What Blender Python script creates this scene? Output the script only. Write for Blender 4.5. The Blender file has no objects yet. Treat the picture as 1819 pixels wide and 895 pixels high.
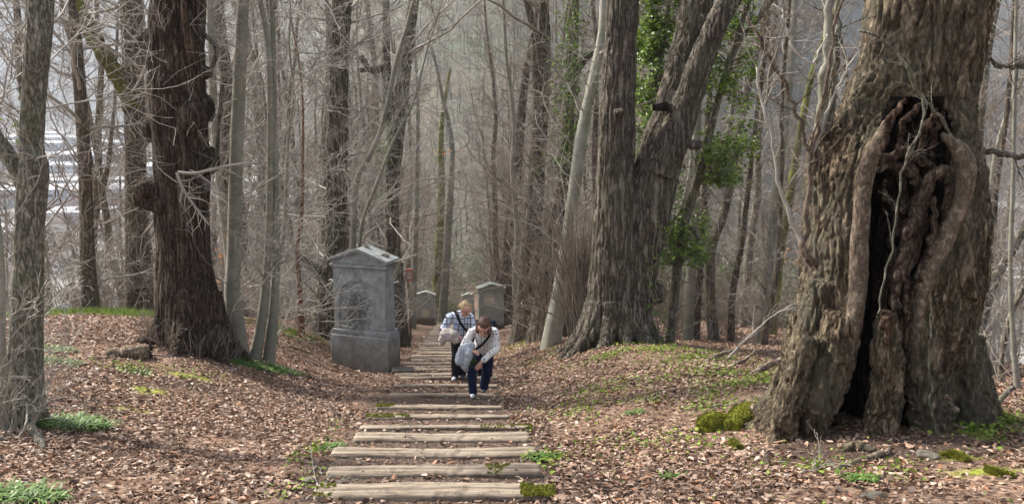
import bpy, math, random
import numpy as np
from mathutils import Vector
R = math.radians
rng = np.random.default_rng(7)
SC = bpy.context.scene
COL = SC.collection

# ------------------------------------------------------------------ camera, world, sun, exposure
F = 1700.0; W0, H0 = 1819.0, 895.0; PITCH = R(9.1)
cam_d = bpy.data.cameras.new('camera'); cam = bpy.data.objects.new('camera', cam_d); COL.objects.link(cam)
cam_d.sensor_width = 36; cam_d.lens = 36*F/W0; cam_d.clip_end = 12000; cam_d.clip_start = 0.05
cam.location = (0, 0, 0); cam.rotation_euler = (R(90)-PITCH, 0, 0)
SC.camera = cam
SUN_EL, SUN_AZ = R(46), R(-62)      # azimuth from +Y towards +X (negative: left)
sun_dir = Vector((math.sin(SUN_AZ)*math.cos(SUN_EL), math.cos(SUN_AZ)*math.cos(SUN_EL), math.sin(SUN_EL)))
world = bpy.data.worlds.new('World'); SC.world = world; world.use_nodes = True
wn = world.node_tree
sky = wn.nodes.new('ShaderNodeTexSky'); sky.sky_type = 'NISHITA'; sky.sun_disc = False
sky.sun_elevation = SUN_EL; sky.sun_rotation = SUN_AZ
sky.air_density = 1.0; sky.dust_density = 3.5; sky.ozone_density = 1.0
bg = wn.nodes['Background']; bg.inputs['Strength'].default_value = 0.15
hs = wn.nodes.new('ShaderNodeHueSaturation'); hs.inputs['Saturation'].default_value = .55; wn.links.new(sky.outputs[0], hs.inputs['Color']); wn.links.new(hs.outputs[0], bg.inputs[0])
sl = bpy.data.lights.new('sun', 'SUN'); sl.energy = 3.9; sl.angle = R(3); sl.color = (1.0, 0.955, 0.88)
so = bpy.data.objects.new('sun', sl); COL.objects.link(so)
so.rotation_euler = sun_dir.to_track_quat('Z', 'Y').to_euler()
SC.view_settings.view_transform = 'Standard'; SC.view_settings.look = 'None'
SC.view_settings.gamma = 1; SC.view_settings.exposure = 1.12
SC.cycles.max_bounces = 6; SC.cycles.diffuse_bounces = 3; SC.cycles.transparent_max_bounces = 8
SC.cycles.volume_bounces = 1
SC.cycles.use_denoising = True

# ------------------------------------------------------------------ helpers
cp, sp_ = math.cos(PITCH), math.sin(PITCH)
def ray(u, v):
    x = (u-W0/2)/F; y = -(v-H0/2)/F
    return np.array([x, cp+y*sp_, -sp_+y*cp])
def P(u, v, Y):
    d = ray(u, v); return d*(Y/d[1])
def pxm(p):                       # pixels (photo) per metre at a point
    return F/(p[1]*cp - p[2]*sp_)

def _h(i, j, k, seed):
    n = (i*374761393 + j*668265263 + k*2147483647 + seed*1274126177) & 0xffffffff
    n = ((n ^ (n >> 13))*1274126177) & 0xffffffff
    n = n ^ (n >> 16)
    return (n & 0xffff)/65535.0
def vnoise(p, seed=0):
    p = np.asarray(p, float); i = np.floor(p).astype(np.int64); f = p-i; f = f*f*(3-2*f)
    o = 0
    for a in (0, 1):
        wa = f[:, 0] if a else 1-f[:, 0]
        for b in (0, 1):
            wb = f[:, 1] if b else 1-f[:, 1]
            for c in (0, 1):
                wc = f[:, 2] if c else 1-f[:, 2]
                o = o + wa*wb*wc*_h(i[:, 0]+a, i[:, 1]+b, i[:, 2]+c, seed)
    return o
def fbm(p, seed=0, oct=4):
    s = 0; a = .5; q = np.array(p, float)
    for o in range(oct):
        s = s + a*(vnoise(q, seed+o)-.5)*2; q = q*2.03+11.3; a *= .5
    return s
def sstep(a, b, x):
    t = np.clip((x-a)/(b-a), 0, 1); return t*t*(3-2*t)

def mesh(name, V, faces, smooth=True, mats=(), mat_idx=None):
    """faces: list of int arrays (M,k)"""
    V = np.asarray(V, np.float32).reshape(-1, 3)
    faces = [np.asarray(f, np.int32) for f in faces if len(f)]
    me = bpy.data.meshes.new(name)
    me.vertices.add(len(V)); me.vertices.foreach_set('co', V.ravel())
    nl = sum(f.size for f in faces); nf = sum(len(f) for f in faces)
    me.loops.add(nl); me.polygons.add(nf)
    me.loops.foreach_set('vertex_index', np.concatenate([f.ravel() for f in faces]))
    tot = np.concatenate([np.full(len(f), f.shape[1], np.int32) for f in faces])
    st = np.concatenate([[0], np.cumsum(tot)[:-1]]).astype(np.int32)
    me.polygons.foreach_set('loop_start', st)
    me.polygons.foreach_set('loop_total', tot)
    me.polygons.foreach_set('use_smooth', np.full(nf, smooth))
    for m in mats: me.materials.append(m)
    if mat_idx is not None: me.polygons.foreach_set('material_index', np.asarray(mat_idx, np.int32))
    me.update(calc_edges=True)
    return me
def link(name, me, parent=None, loc=None):
    o = bpy.data.objects.new(name, me); COL.objects.link(o)
    if parent is not None: o.parent = parent
    if loc is not None: o.location = loc
    return o
def tag(o, label=None, cat=None, group=None, kind=None):
    if label: o['label'] = label
    if cat: o['category'] = cat
    if group: o['group'] = group
    if kind: o['kind'] = kind
    return o
def empty(name, loc, label, cat, group=None, rz=0):
    o = bpy.data.objects.new(name, None); COL.objects.link(o)
    o.location = loc; o.rotation_euler = (0, 0, rz); o.empty_display_size = .2
    return tag(o, label, cat, group)

class Geo:
    """collects verts + faces"""
    def __init__(s): s.V = []; s.F = {}; s.n = 0; s.M = {}
    def add(s, V, Fs, m=0):
        V = np.asarray(V, float).reshape(-1, 3)
        for f in Fs:
            f = np.asarray(f, np.int64)
            if not len(f): continue
            s.F.setdefault((f.shape[1], m), []).append(f+s.n)
        s.V.append(V); s.n += len(V)
    def box(s, c, d, rz=0, m=0, ax=None):
        x, y, z = np.array(d)/2
        V = np.array([[a*x, b*y, e*z] for a in (-1, 1) for b in (-1, 1) for e in (-1, 1)])
        if rz: 
            ca, sa = math.cos(rz), math.sin(rz); V[:, :2] = V[:, :2] @ np.array([[ca, sa], [-sa, ca]])
        s.add(V+np.array(c), [[[0, 1, 3, 2], [4, 6, 7, 5], [0, 4, 5, 1], [2, 3, 7, 6], [0, 2, 6, 4], [1, 5, 7, 3]]], m)
    def prism(s, prof, y0, y1, m=0):
        """profile polygon in xz (ccw from front) between y0 and y1"""
        n = len(prof); A = [[x, y0, z] for x, z in prof]; B = [[x, y1, z] for x, z in prof]
        s.add(A+B, [[list(range(n))], [list(range(2*n-1, n-1, -1))], [[(i+1) % n, i, n+i, n+(i+1) % n] for i in range(n)]], m)
    def tubes(s, Pt, Ra, sides=4, cap=False, m=0):
        """Pt (N,K,3), Ra (N,K)"""
        Pt = np.asarray(Pt, float); Ra = np.asarray(Ra, float)
        if Pt.ndim == 2: Pt = Pt[None]; Ra = Ra[None]
        N, K, _ = Pt.shape
        T = np.gradient(Pt, axis=1); T /= np.linalg.norm(T, axis=2, keepdims=True)+1e-9
        mean = T.mean(1); ref = np.where(np.abs(mean[:, 2:3]) > .75, np.array([[1., 0, 0]]), np.array([[0, 0, 1.]]))[:, None, :]
        U = np.cross(T, np.broadcast_to(ref, T.shape)); U /= np.linalg.norm(U, axis=2, keepdims=True)+1e-9
        Vv = np.cross(T, U)
        a = np.arange(sides)*2*math.pi/sides
        ring = Pt[:, :, None, :] + Ra[:, :, None, None]*(np.cos(a)[None, None, :, None]*U[:, :, None, :]+np.sin(a)[None, None, :, None]*Vv[:, :, None, :])
        idx = np.arange(N*K*sides).reshape(N, K, sides)
        i0 = idx[:, :-1, :]; i1 = idx[:, 1:, :]
        q = np.stack([i0, np.roll(i0, -1, 2), np.roll(i1, -1, 2), i1], -1).reshape(-1, 4)
        fs = [q]
        if cap:
            fs.append(idx[:, 0, ::-1].reshape(N, sides)); fs.append(idx[:, -1, :].reshape(N, sides))
        s.add(ring.reshape(-1, 3), fs, m)
        return idx
    def build(s, name, mats, smooth=True):
        if not isinstance(mats, (list, tuple)): mats = [mats]
        fs = []; mi = []
        for (k, m), l in s.F.items():
            a = np.concatenate(l); fs.append(a); mi.append(np.full(len(a), m))
        return mesh(name, np.concatenate(s.V), fs, smooth, mats, np.concatenate(mi) if len(mats) > 1 else None)

def shade(me, ang=40):
    pass

def remesh(geo, name, mats, voxel, smooth_it=2, disp=None):
    me = geo.build(name+'_raw', mats)
    o = bpy.data.objects.new('tmp', me); COL.objects.link(o)
    m = o.modifiers.new('r', 'REMESH'); m.mode = 'VOXEL'; m.voxel_size = voxel; m.use_smooth_shade = True
    if smooth_it:
        k = o.modifiers.new('s', 'SMOOTH'); k.factor = .5; k.iterations = smooth_it
    dg = bpy.context.evaluated_depsgraph_get(); dg.update()
    out = bpy.data.meshes.new_from_object(o.evaluated_get(dg), depsgraph=dg)
    bpy.data.objects.remove(o); bpy.data.meshes.remove(me)
    out.name = name
    if disp is not None:
        n = len(out.vertices); co = np.empty(n*3, np.float32); out.vertices.foreach_get('co', co); co = co.reshape(-1, 3)
        no = np.empty(n*3, np.float32); out.vertices.foreach_get('normal', no); no = no.reshape(-1, 3)
        co = co + disp(co.astype(float), no.astype(float))
        out.vertices.foreach_set('co', co.astype(np.float32).ravel()); out.update()
    out.materials.clear()
    for mm in (mats if isinstance(mats, (list, tuple)) else [mats]): out.materials.append(mm)
    out.polygons.foreach_set('use_smooth', np.ones(len(out.polygons), bool))
    return out

# ------------------------------------------------------------------ material helpers
def newmat(name, rough=.85, spec=.25):
    m = bpy.data.materials.new(name); m.use_nodes = True
    b = m.node_tree.nodes['Principled BSDF']; b.inputs['Roughness'].default_value = rough
    b.inputs['Specular IOR Level'].default_value = spec
    return m, m.node_tree, b
def nd(nt, t, **k):
    n = nt.nodes.new('ShaderNode'+t)
    for a, b in k.items():
        if a.startswith('i_'):
            key = a[2:]; key = int(key) if key.isdigit() else key.replace('_', ' ')
            if hasattr(b, 'links') or hasattr(b, 'is_linked'): nt.links.new(b, n.inputs[key])
            else: n.inputs[key].default_value = b
        else: setattr(n, a, b)
    return n
def ramp(nt, fac, stops, interp='LINEAR'):
    n = nt.nodes.new('ShaderNodeValToRGB'); n.color_ramp.interpolation = interp
    e = n.color_ramp.elements
    while len(e) > 1: e.remove(e[-1])
    e[0].position = stops[0][0]; e[0].color = (*stops[0][1], 1)
    for p, c in stops[1:]:
        x = e.new(p); x.color = (*c, 1)
    nt.links.new(fac, n.inputs[0]); return n.outputs[0]
def g(v): return (v, v, v)
def mix(nt, fac, a, b, mode='MIX'):
    n = nt.nodes.new('ShaderNodeMix'); n.data_type = 'RGBA'; n.blend_type = mode
    for s, v in ((n.inputs[0], fac), (n.inputs[6], a), (n.inputs[7], b)):
        if hasattr(v, 'is_linked'): nt.links.new(v, s)
        else: s.default_value = (*v, 1) if isinstance(v, tuple) and len(v) == 3 else v
    return n.outputs[2]
def mth(nt, op, a, b=0.0, c=None):
    n = nt.nodes.new('ShaderNodeMath'); n.operation = op
    for i, v in enumerate((a, b) if c is None else (a, b, c)):
        if hasattr(v, 'is_linked'): nt.links.new(v, n.inputs[i])
        else: n.inputs[i].default_value = v
    return n.outputs[0]
def coords(nt, scale=(1, 1, 1), kind='Object'):
    t = nt.nodes.new('ShaderNodeTexCoord'); m = nt.nodes.new('ShaderNodeMapping')
    m.inputs['Scale'].default_value = scale; nt.links.new(t.outputs[kind], m.inputs[0]); return m.outputs[0]
def noise(nt, vec, s, det=4, rough=.55, dist=0):
    n = nd(nt, 'TexNoise', i_Scale=s, i_Detail=det, i_Roughness=rough, i_Distortion=dist)
    nt.links.new(vec, n.inputs['Vector']); return n.outputs['Fac']
def bump(nt, b, h, strength, dist):
    n = nd(nt, 'Bump', i_Strength=strength, i_Distance=dist); nt.links.new(h, n.inputs['Height'])
    nt.links.new(n.outputs[0], b.inputs['Normal'])
def L(nt, a, b): nt.links.new(a, b)

def bark(name, dark, mid, light, stretch=.13, sc=9, green=None, gamt=.5, bstr=.8, bd=.03, patch=None):
    m, nt, b = newmat(name, .9, .15)
    v = coords(nt, (sc, sc, sc*stretch)); w = coords(nt, (1, 1, 1))
    wob = nd(nt, 'TexNoise', i_Scale=.6, i_Detail=2.0); L(nt, v, wob.inputs['Vector'])
    va = nd(nt, 'VectorMath', operation='MULTIPLY_ADD'); L(nt, wob.outputs['Color'], va.inputs[0]); va.inputs[1].default_value = (1.6, 1.6, 1.6); L(nt, v, va.inputs[2])
    n1 = noise(nt, va.outputs[0], 1.1, 5, .6)
    r1 = mth(nt, 'ABSOLUTE', mth(nt, 'SUBTRACT', n1, .5))
    crack = mth(nt, 'MULTIPLY', r1, 7.0)
    crack = mth(nt, 'MINIMUM', crack, 1.0)
    n2 = noise(nt, v, 4.5, 4, .65)
    n3 = noise(nt, w, .9, 3, .6)
    vf = nd(nt, 'VectorMath', operation='MULTIPLY'); L(nt, va.outputs[0], vf.inputs[0]); vf.inputs[1].default_value = (2.9, 2.9, 2.9)
    nf = noise(nt, vf.outputs[0], 1.0, 6, .75); cf = mth(nt, 'MINIMUM', mth(nt, 'MULTIPLY', mth(nt, 'ABSOLUTE', mth(nt, 'SUBTRACT', nf, .5)), 9.0), 1.0)
    h = mth(nt, 'ADD', mth(nt, 'MULTIPLY', crack, .55), mth(nt, 'ADD', mth(nt, 'MULTIPLY', n2, .35), mth(nt, 'MULTIPLY', cf, .3)))
    col = ramp(nt, h, [(.25, dark), (.62, mid), (1.0, light)])
    fl = ramp(nt, noise(nt, coords(nt, (1, 1, .5)), 34, 4, .7), [(.32, g(.55)), (.5, g(1.0)), (.68, g(1.45))]); col = mix(nt, 1.0, col, fl, 'MULTIPLY')
    if patch: col = mix(nt, ramp(nt, n3, [(.48, g(0)), (.6, g(.35))]), col, patch, 'MIX')
    if green:
        gm = mth(nt, 'MULTIPLY', ramp(nt, noise(nt, w, 1.7, 5, .65), [(.45, g(0)), (.7, g(1))]), gamt)
        col = mix(nt, gm, col, green)
    L(nt, col, b.inputs['Base Color']); bump(nt, b, h, bstr, bd)
    return m
def smoothbark(name, c1, c2, green, gamt=.5, twig=False):
    m, nt, b = newmat(name, .8, .2)
    w = coords(nt, (1, 1, 1)); w2 = coords(nt, (3, 3, 14))
    n1 = noise(nt, w, 2.2, 6, .7); n2 = noise(nt, w2, 2.0, 4, .6)
    col = ramp(nt, n1, [(.3, c1), (.7, c2)])
    col = mix(nt, mth(nt, 'MULTIPLY', ramp(nt, n2, [(.5, g(0)), (.75, g(1))]), .45), col, tuple(x*.45 for x in c1))
    gm = mth(nt, 'MULTIPLY', ramp(nt, noise(nt, w, .9, 4, .6), [(.42, g(0)), (.65, g(1))]), gamt)
    col = mix(nt, gm, col, green)
    L(nt, col, b.inputs['Base Color']); bump(nt, b, n2, .35, .01)
    return m
def plain(name, c1, c2, s=5, rough=.85, spec=.2, bstr=.3, bd=.01):
    m, nt, b = newmat(name, rough, spec); w = coords(nt)
    n1 = noise(nt, w, s, 5, .6); L(nt, ramp(nt, n1, [(.3, c1), (.7, c2)]), b.inputs['Base Color'])
    if bstr: bump(nt, b, n1, bstr, bd)
    return m
def island(name, stops, rough=.7, spec=.3, transl=.0):
    m, nt, b = newmat(name, rough, spec)
    gn = nt.nodes.new('ShaderNodeNewGeometry')
    c = ramp(nt, gn.outputs['Random Per Island'], stops); L(nt, c, b.inputs['Base Color'])
    if transl:
        t = nt.nodes.new('ShaderNodeBsdfTranslucent'); L(nt, c, t.inputs[0]); mx = nt.nodes.new('ShaderNodeMixShader'); mx.inputs[0].default_value = transl
        out = nt.nodes['Material Output']; L(nt, b.outputs[0], mx.inputs[1]); L(nt, t.outputs[0], mx.inputs[2]); L(nt, mx.outputs[0], out.inputs[0])
    return m

M = {}
M['lime'] = bark('lime_bark', (.030, .024, .018), (.135, .112, .088), (.29, .25, .205), .14, 8, (.10, .11, .06), .35)
M['lime_dark'] = bark('dark_lime_bark', (.022, .015, .011), (.115, .084, .062), (.24, .185, .14), .09, 13, (.07, .07, .05), .2, 1.0, .04)
M['hollow'] = bark('old_lime_bark', (.035, .024, .016), (.185, .138, .088), (.42, .33, .22), .32, 7.5, (.12, .13, .085), .45, 1.0, .04, (.21, .18, .14))
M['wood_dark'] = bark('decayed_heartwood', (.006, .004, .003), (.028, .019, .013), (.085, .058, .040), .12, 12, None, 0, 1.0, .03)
M['strand'] = bark('inner_root_bark', (.02, .014, .010), (.10, .07, .05), (.20, .15, .11), .3, 14, None, 0, .9, .02)
M['wood_red'] = bark('torn_red_wood', (.03, .018, .012), (.095, .058, .038), (.19, .13, .09), .12, 14, None, 0, .9, .02)
M['callus'] = bark('callus_bark', (.075, .056, .04), (.16, .12, .086), (.25, .20, .15), .7, 11, (.12, .11, .08), .35, .6, .012)
M['greybark'] = bark('grey_bark', (.06, .055, .042), (.20, .185, .145), (.34, .32, .26), .3, 16, (.11, .12, .06), .45, .7, .015)
M['beech'] = smoothbark('beech_bark', (.155, .145, .115), (.32, .30, .25), (.14, .15, .085), .5)
M['beech_pale'] = smoothbark('pale_beech_bark', (.25, .24, .19), (.47, .45, .38), (.20, .21, .12), .5)
M['bgbark'] = bark('background_bark', (.06, .050, .038), (.18, .155, .12), (.32, .285, .235), .2, 10, (.12, .13, .07), .5, .6, .02)
M['bgdark'] = bark('brown_background_bark', (.045, .033, .025), (.135, .105, .080), (.25, .20, .16), .15, 10, (.11, .12, .06), .35, .6, .02)
M['twig'] = plain('twig', (.20, .18, .15), (.42, .385, .335), .8, .7, .3, 0)
M['twig_brown'] = plain('brown_twig', (.14, .112, .088), (.32, .265, .215), .8, .75, .25, 0)
M['deadwood'] = bark('deadwood', (.07, .048, .032), (.22, .165, .12), (.40, .33, .26), 1.0, 9, (.15, .17, .05), .2, .6, .01)
M['moss'] = plain('moss', (.08, .095, .012), (.24, .25, .03), 14, .95, .1, .9, .02)

def moss_tuft(): pass
# ------------------------------------------------------------------ terrain
def pathx(y):
    y = np.asarray(y, float); return np.where(y < 125, -0.1-.067*y, -8.475-.004*(y-125))
def prof(y):
    y = np.asarray(y, float)
    a = -(1.54+.22*y)
    k = 128.0
    b = -(1.54+.22*k)-.09*(y-k)
    return np.maximum(a, b) + .0
TT = np.array([-60, -35, -22, -16, -12, -9.5, -7, -5, -4, -3, -2, -1.2, 0, 1.2, 2, 3, 4, 5, 6.5, 8.5, 11, 15, 20, 30, 60.])
YY = np.array([3, 8, 10.5, 14, 17, 20, 24, 28, 35, 50, 80, 130.])
OFF = np.array([
 [-22, -10, -4, -1.8, -.6, -.1, 0, 0, 0, 0, 0, 0, 0, 0, 0, .05, .1, .15, .2, .2, .15, -.2, -1.2, -5, -18],
 [-22, -10, -4, -1.6, -.4, .1, .1, .05, .05, 0, 0, 0, 0, 0, 0, .1, .15, .2, .2, .2, .15, -.2, -1.2, -5, -18],
 [-22, -10, -4, -1.3, -.1, .4, .35, .25, .15, .05, 0, 0, 0, 0, .05, .15, .2, .25, .25, .2, .15, -.2, -1.2, -5, -18],
 [-21, -9, -3.5, -.8, .4, .8, .75, .55, .35, .15, 0, 0, 0, 0, .1, .3, .5, .6, .4, .25, .2, -.2, -1.2, -5, -18],
 [-20, -8, -3, -.3, .9, 1.1, 1.05, .95, .7, .3, .05, 0, 0, 0, .15, .5, .75, .7, .45, .35, .25, -.1, -1.2, -5, -18],
 [-20, -8, -2.6, 0, 1.2, 1.3, 1.2, 1.1, .8, .35, .05, 0, 0, 0, .2, .7, .9, .7, .5, .45, .3, 0, -1.2, -5, -18],
 [-20, -8, -2.4, .2, 1.35, 1.42, 1.3, 1.15, .9, .4, .1, 0, 0, 0, .3, .7, .75, .6, .55, .55, .4, 0, -1.2, -5, -18],
 [-20, -8, -2.6, .2, 1.3, 1.45, 1.35, 1.2, .9, .45, .1, 0, 0, 0, .35, .6, .6, .6, .6, .65, .5, .1, -1.2, -5, -18],
 [-21, -9, -3.4, -.4, .9, 1.1, 1.0, .9, .7, .4, .1, 0, 0, 0, .25, .45, .6, .7, .8, .9, .85, .5, -.8, -4.6, -17],
 [-22, -10, -4, -1.2, .2, .5, .5, .5, .45, .3, .1, 0, 0, 0, .15, .3, .6, .8, 1.0, 1.15, 1.1, .6, -.8, -4.6, -17],
 [-22, -10, -4.5, -1.8, -.5, .0, .2, .3, .3, .2, .1, 0, 0, 0, .1, .2, .5, .8, 1.1, 1.3, 1.3, .8, -.6, -4.6, -18],
 [-22, -10, -5, -2.4, -1., -.3, .1, .2, .2, .1, 0, 0, 0, 0, 0, .1, .4, .7, 1.0, 1.2, 1.1, .5, -1, -5, -19]], float)
# resample on a warped fine grid and smooth
_wt = lambda t: np.arcsinh(np.asarray(t)/3.0)
_wy = lambda y: np.log(np.asarray(y))
gt = np.linspace(_wt(-60), _wt(60), 241); gy = np.linspace(_wy(3), _wy(130), 121)
_tmp = np.array([np.interp(gt, _wt(TT), r) for r in OFF])
OG = np.array([np.interp(gy, _wy(YY), _tmp[:, j]) for j in range(len(gt))]).T
for _ in range(14):
    OG[1:-1] = (OG[:-2]+2*OG[1:-1]+OG[2:])/4; OG[:, 1:-1] = (OG[:, :-2]+2*OG[:, 1:-1]+OG[:, 2:])/4
def off(t, y):
    tc = np.clip(t, -60, 60); yc = np.clip(y, 3, 130)
    a = (_wt(tc)-gt[0])/(gt[1]-gt[0]); b = (_wy(yc)-gy[0])/(gy[1]-gy[0])
    i = np.clip(a.astype(int), 0, len(gt)-2); j = np.clip(b.astype(int), 0, len(gy)-2); fa = a-i; fb = b-j
    o = (OG[j, i]*(1-fa)+OG[j, i+1]*fa)*(1-fb)+(OG[j+1, i]*(1-fa)+OG[j+1, i+1]*fa)*fb
    return o - .45*np.maximum(0, np.abs(t)-60)
# timber steps: depth along y, left and right end pixel in the photograph
STEPS = [(877, 560, 985, .23), (838, 582, 960, .22), (806, 590, 953, .23), (778, 630, 940, .24), (760, 640, 945, .12),
         (741, 652, 905, .13), (724, 668, 892, .14), (704, 692, 886, .13), (687, 700, 884, .12), (673, 712, 884, .13)]
stepY = []
for v, a, b_, w in STEPS:
    d = ray(780, v); yy = -1.455/(d[2]/d[1]+.22); stepY.append(yy)
y_ = stepY[-1]
while y_ < 74:
    y_ += 1.28+.25*math.sin(y_*1.7); stepY.append(y_)
SY = np.array([stepY[0]-2.3, stepY[0]-1.15]+stepY)
def saw(y):
    """tread profile: ground is level with the sleeper on the camera side and drops below it"""
    i = np.clip(np.searchsorted(SY, y)-1, 0, len(SY)-2)
    f = np.clip((y-SY[i])/(SY[i+1]-SY[i]), 0, 1)
    return .07*(f*2-1)*np.where((y > SY[0]) & (y < SY[-1]), 1, 0)
def Hs(x, y):
    """ground height"""
    x = np.asarray(x, float); y = np.asarray(y, float); sh = np.broadcast(x, y).shape
    x = np.broadcast_to(x, sh).ravel(); y = np.broadcast_to(y, sh).ravel()
    t = x-pathx(y)
    z = prof(y)+off(t, y)
    w = 1-sstep(1.1, 1.7, np.abs(t)); z = z+saw(y)*w
    # near hollow tree: slight raised root plate
    z = z + .12*np.exp(-(((x-3.75)/1.3)**2+((y-9.6)/1.0)**2))
    p = np.stack([x*.35, y*.35, x*0], 1); z = z+.10*fbm(p, 3, 3)*sstep(1.2, 3.5, np.abs(t))
    p = np.stack([x*2.6, y*2.6, x*0], 1); z = z+.030*fbm(p, 5, 2)*np.where(np.abs(t) < 1.2, .35, 1)
    # valley floor and far hillsides
    r = np.hypot(x, y); a = np.arctan2(x, y)
    z = np.where(y < 0, -1.54+off(t, y)-.02*y, z)
    vf = -75+.6*np.sin(x*.01)*np.cos(y*.013)
    z = np.maximum(z, vf)
    rb = np.interp(a, [-3.2, -.36, -.26, -.17, -.08, 0, .16, .26, .38, .52, 3.2], [2300, 2300, 1300, 480, 250, 215, 240, 320, 560, 860, 900])
    hill = np.minimum(-75+.0*r + np.maximum(0, r-rb)*.36 + np.interp(a, [-.3, -.15, .3, .42], [0, 33, 33, 0])*sstep(rb*.6, rb, r), 400+0*r)
    hill = hill + 14*fbm(np.stack([x*.006, y*.006, x*0], 1), 9, 3)*sstep(0, 300, r-rb)
    z = np.where(r > 130, np.maximum(z, hill), z)
    return z.reshape(sh)
def Hz(x, y): return float(Hs(np.array([x]), np.array([y]))[0])
def G(u, v):
    """point where the sight line of a photograph pixel meets the ground"""
    d = ray(u, v); t = np.concatenate([np.linspace(3, 60, 1500), np.linspace(60, 400, 1500)])
    p = d[None, :]*t[:, None]; h = Hs(p[:, 0], p[:, 1]); k = np.argmax(p[:, 2] < h)
    return np.array([p[k, 0], p[k, 1], h[k]])

def axis(fine_a, fine_b, step, far, growth=1.06):
    l = list(np.arange(fine_a, fine_b, step)); s = step; x = l[-1]
    while x < far[1]: s *= growth; x += s; l.append(x)
    s = step; x = fine_a; pre = []
    while x > far[0]: s *= growth; x -= s; pre.append(x)
    return np.array(pre[::-1]+l)
gx = axis(-9, 8, .09, (-4000, 4000), 1.05); gyy = axis(5.5, 25, .09, (-60, 4300), 1.035)
X, Y = np.meshgrid(gx, gyy); Z = Hs(X, Y)
nx, ny = len(gx), len(gyy)
idx = np.arange(nx*ny).reshape(ny, nx)
quads = np.stack([idx[:-1, :-1], idx[:-1, 1:], idx[1:, 1:], idx[1:, :-1]], -1).reshape(-1, 4)
gv = np.stack([X, Y, Z], -1).reshape(-1, 3)

def ellmask(x, y, spots):
    m = np.zeros_like(x)
    for cx, cy, rx, ry, a in spots: m = np.maximum(m, a*np.exp(-(((x-cx)/rx)**2+((y-cy)/ry)**2)))
    return m
def gspot(u, v, rx, ry, a=1.0):
    p = G(u, v); return (p[0], p[1], rx, ry, a)
BARE = [gspot(1540, 800, 1.15, .65), gspot(1500, 790, 1.0, .6, .9), gspot(1650, 800, .9, .5, .8), gspot(390, 618, .9, .8, .6), gspot(350, 690, .8, .5, .8)]
MOSS = [gspot(1100, 610, .7, .35, .9), gspot(1160, 618, .6, .3, .9), gspot(1220, 640, .5, .3, .8), gspot(340, 668, .4, .22), gspot(260, 692, .35, .25, .9), gspot(235, 728, .35, .16, .9), gspot(1690, 812, .3, .12), gspot(1765, 838, .4, .13),
        gspot(525, 595, .35, .5, .7), gspot(1740, 770, .3, .3, .8)]
xf, yf, zf = gv.T
tf = xf-pathx(yf)
wn_ = fbm(np.stack([xf*1.1, yf*1.1, xf*0], 1), 21, 3)
pm = (1-sstep(.95, 1.5, np.abs(tf+.15*wn_*2)))*np.where(yf < 125, 1, 1)*np.where(yf > 215, 0, 1)
bm_ = np.clip(ellmask(xf, yf, BARE)*1.3+.4*wn_*(ellmask(xf, yf, BARE) > .15), 0, 1)
mm_ = np.clip(ellmask(xf, yf, MOSS)*1.5-.35+.5*wn_, 0, 1)*(ellmask(xf, yf, MOSS) > .2)
rf = np.hypot(xf, yf)
forest = sstep(150, 240, rf)*(zf > -73.0)
valley = sstep(150, 300, rf)*(zf <= -73.0)
scr = sstep(34, 60, rf)*(1-np.clip(pm*1.3, 0, 1))

m, nt, b = newmat('woodland_floor', .92, .12)
v1 = coords(nt, (1, 1, 1))
vor = nd(nt, 'TexVoronoi', i_Scale=15.0); L(nt, v1, vor.inputs['Vector'])
vor2 = nd(nt, 'TexVoronoi', i_Scale=26.0); L(nt, v1, vor2.inputs['Vector'])
sx = nt.nodes.new('ShaderNodeSeparateColor'); L(nt, vor.outputs['Color'], sx.inputs[0])
sx2 = nt.nodes.new('ShaderNodeSeparateColor'); L(nt, vor2.outputs['Color'], sx2.inputs[0])
big = noise(nt, v1, .55, 4, .6)
lc = ramp(nt, sx.outputs[0], [(0, (.05, .030, .020)), (.3, (.12, .07, .045)), (.6, (.21, .135, .09)), (.85, (.32, .23, .165)), (1, (.20, .095, .045))])
lc2 = ramp(nt, sx2.outputs[0], [(0, (.05, .03, .022)), (.5, (.22, .135, .09)), (1, (.40, .28, .22))])
leafc = mix(nt, .4, lc, lc2)
leafc = mix(nt, mth(nt, 'MULTIPLY', ramp(nt, big, [(.4, g(0)), (.65, g(1))]), .35), leafc, (.10, .06, .04))
soil_n = noise(nt, v1, 22, 6, .75)
soil = ramp(nt, soil_n, [(.3, (.03, .021, .016)), (.55, (.095, .068, .052)), (.72, (.22, .16, .125))])
def attr(n): 
    a = nt.nodes.new('ShaderNodeAttribute'); a.attribute_name = n; return a.outputs['Fac']
c = mix(nt, mth(nt, 'MULTIPLY', attr('path'), .85), leafc, soil)
c = mix(nt, attr('bare'), c, ramp(nt, soil_n, [(.3, (.03, .02, .015)), (.6, (.09, .06, .045)), (.8, (.2, .13, .1))]))
moc = ramp(nt, noise(nt, v1, 9, 4, .7), [(.3, (.12, .13, .02)), (.6, (.24, .27, .035)), (.8, (.33, .27, .14))])
c = mix(nt, attr('moss'), c, moc)
n5 = noise(nt, v1, .25, 4, .6)
scrub = ramp(nt, noise(nt, v1, 1.3, 5, .7), [(.3, (.07, .045, .035)), (.5, (.17, .105, .075)), (.65, (.10, .11, .05)), (.8, (.24, .17, .13))])
c = mix(nt, mth(nt, 'MULTIPLY', attr('scrub'), .7), c, scrub)
vv = coords(nt, (1, 1, .25))
fn = noise(nt, vv, .35, 7, .75)
fo = ramp(nt, fn, [(.3, (.035, .034, .024)), (.5, (.075, .072, .052)), (.7, (.125, .118, .09))])
fo = mix(nt, ramp(nt, noise(nt, v1, .018, 4, .6), [(.5, g(0)), (.65, g(.45))]), fo, (.15, .12, .085))
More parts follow.
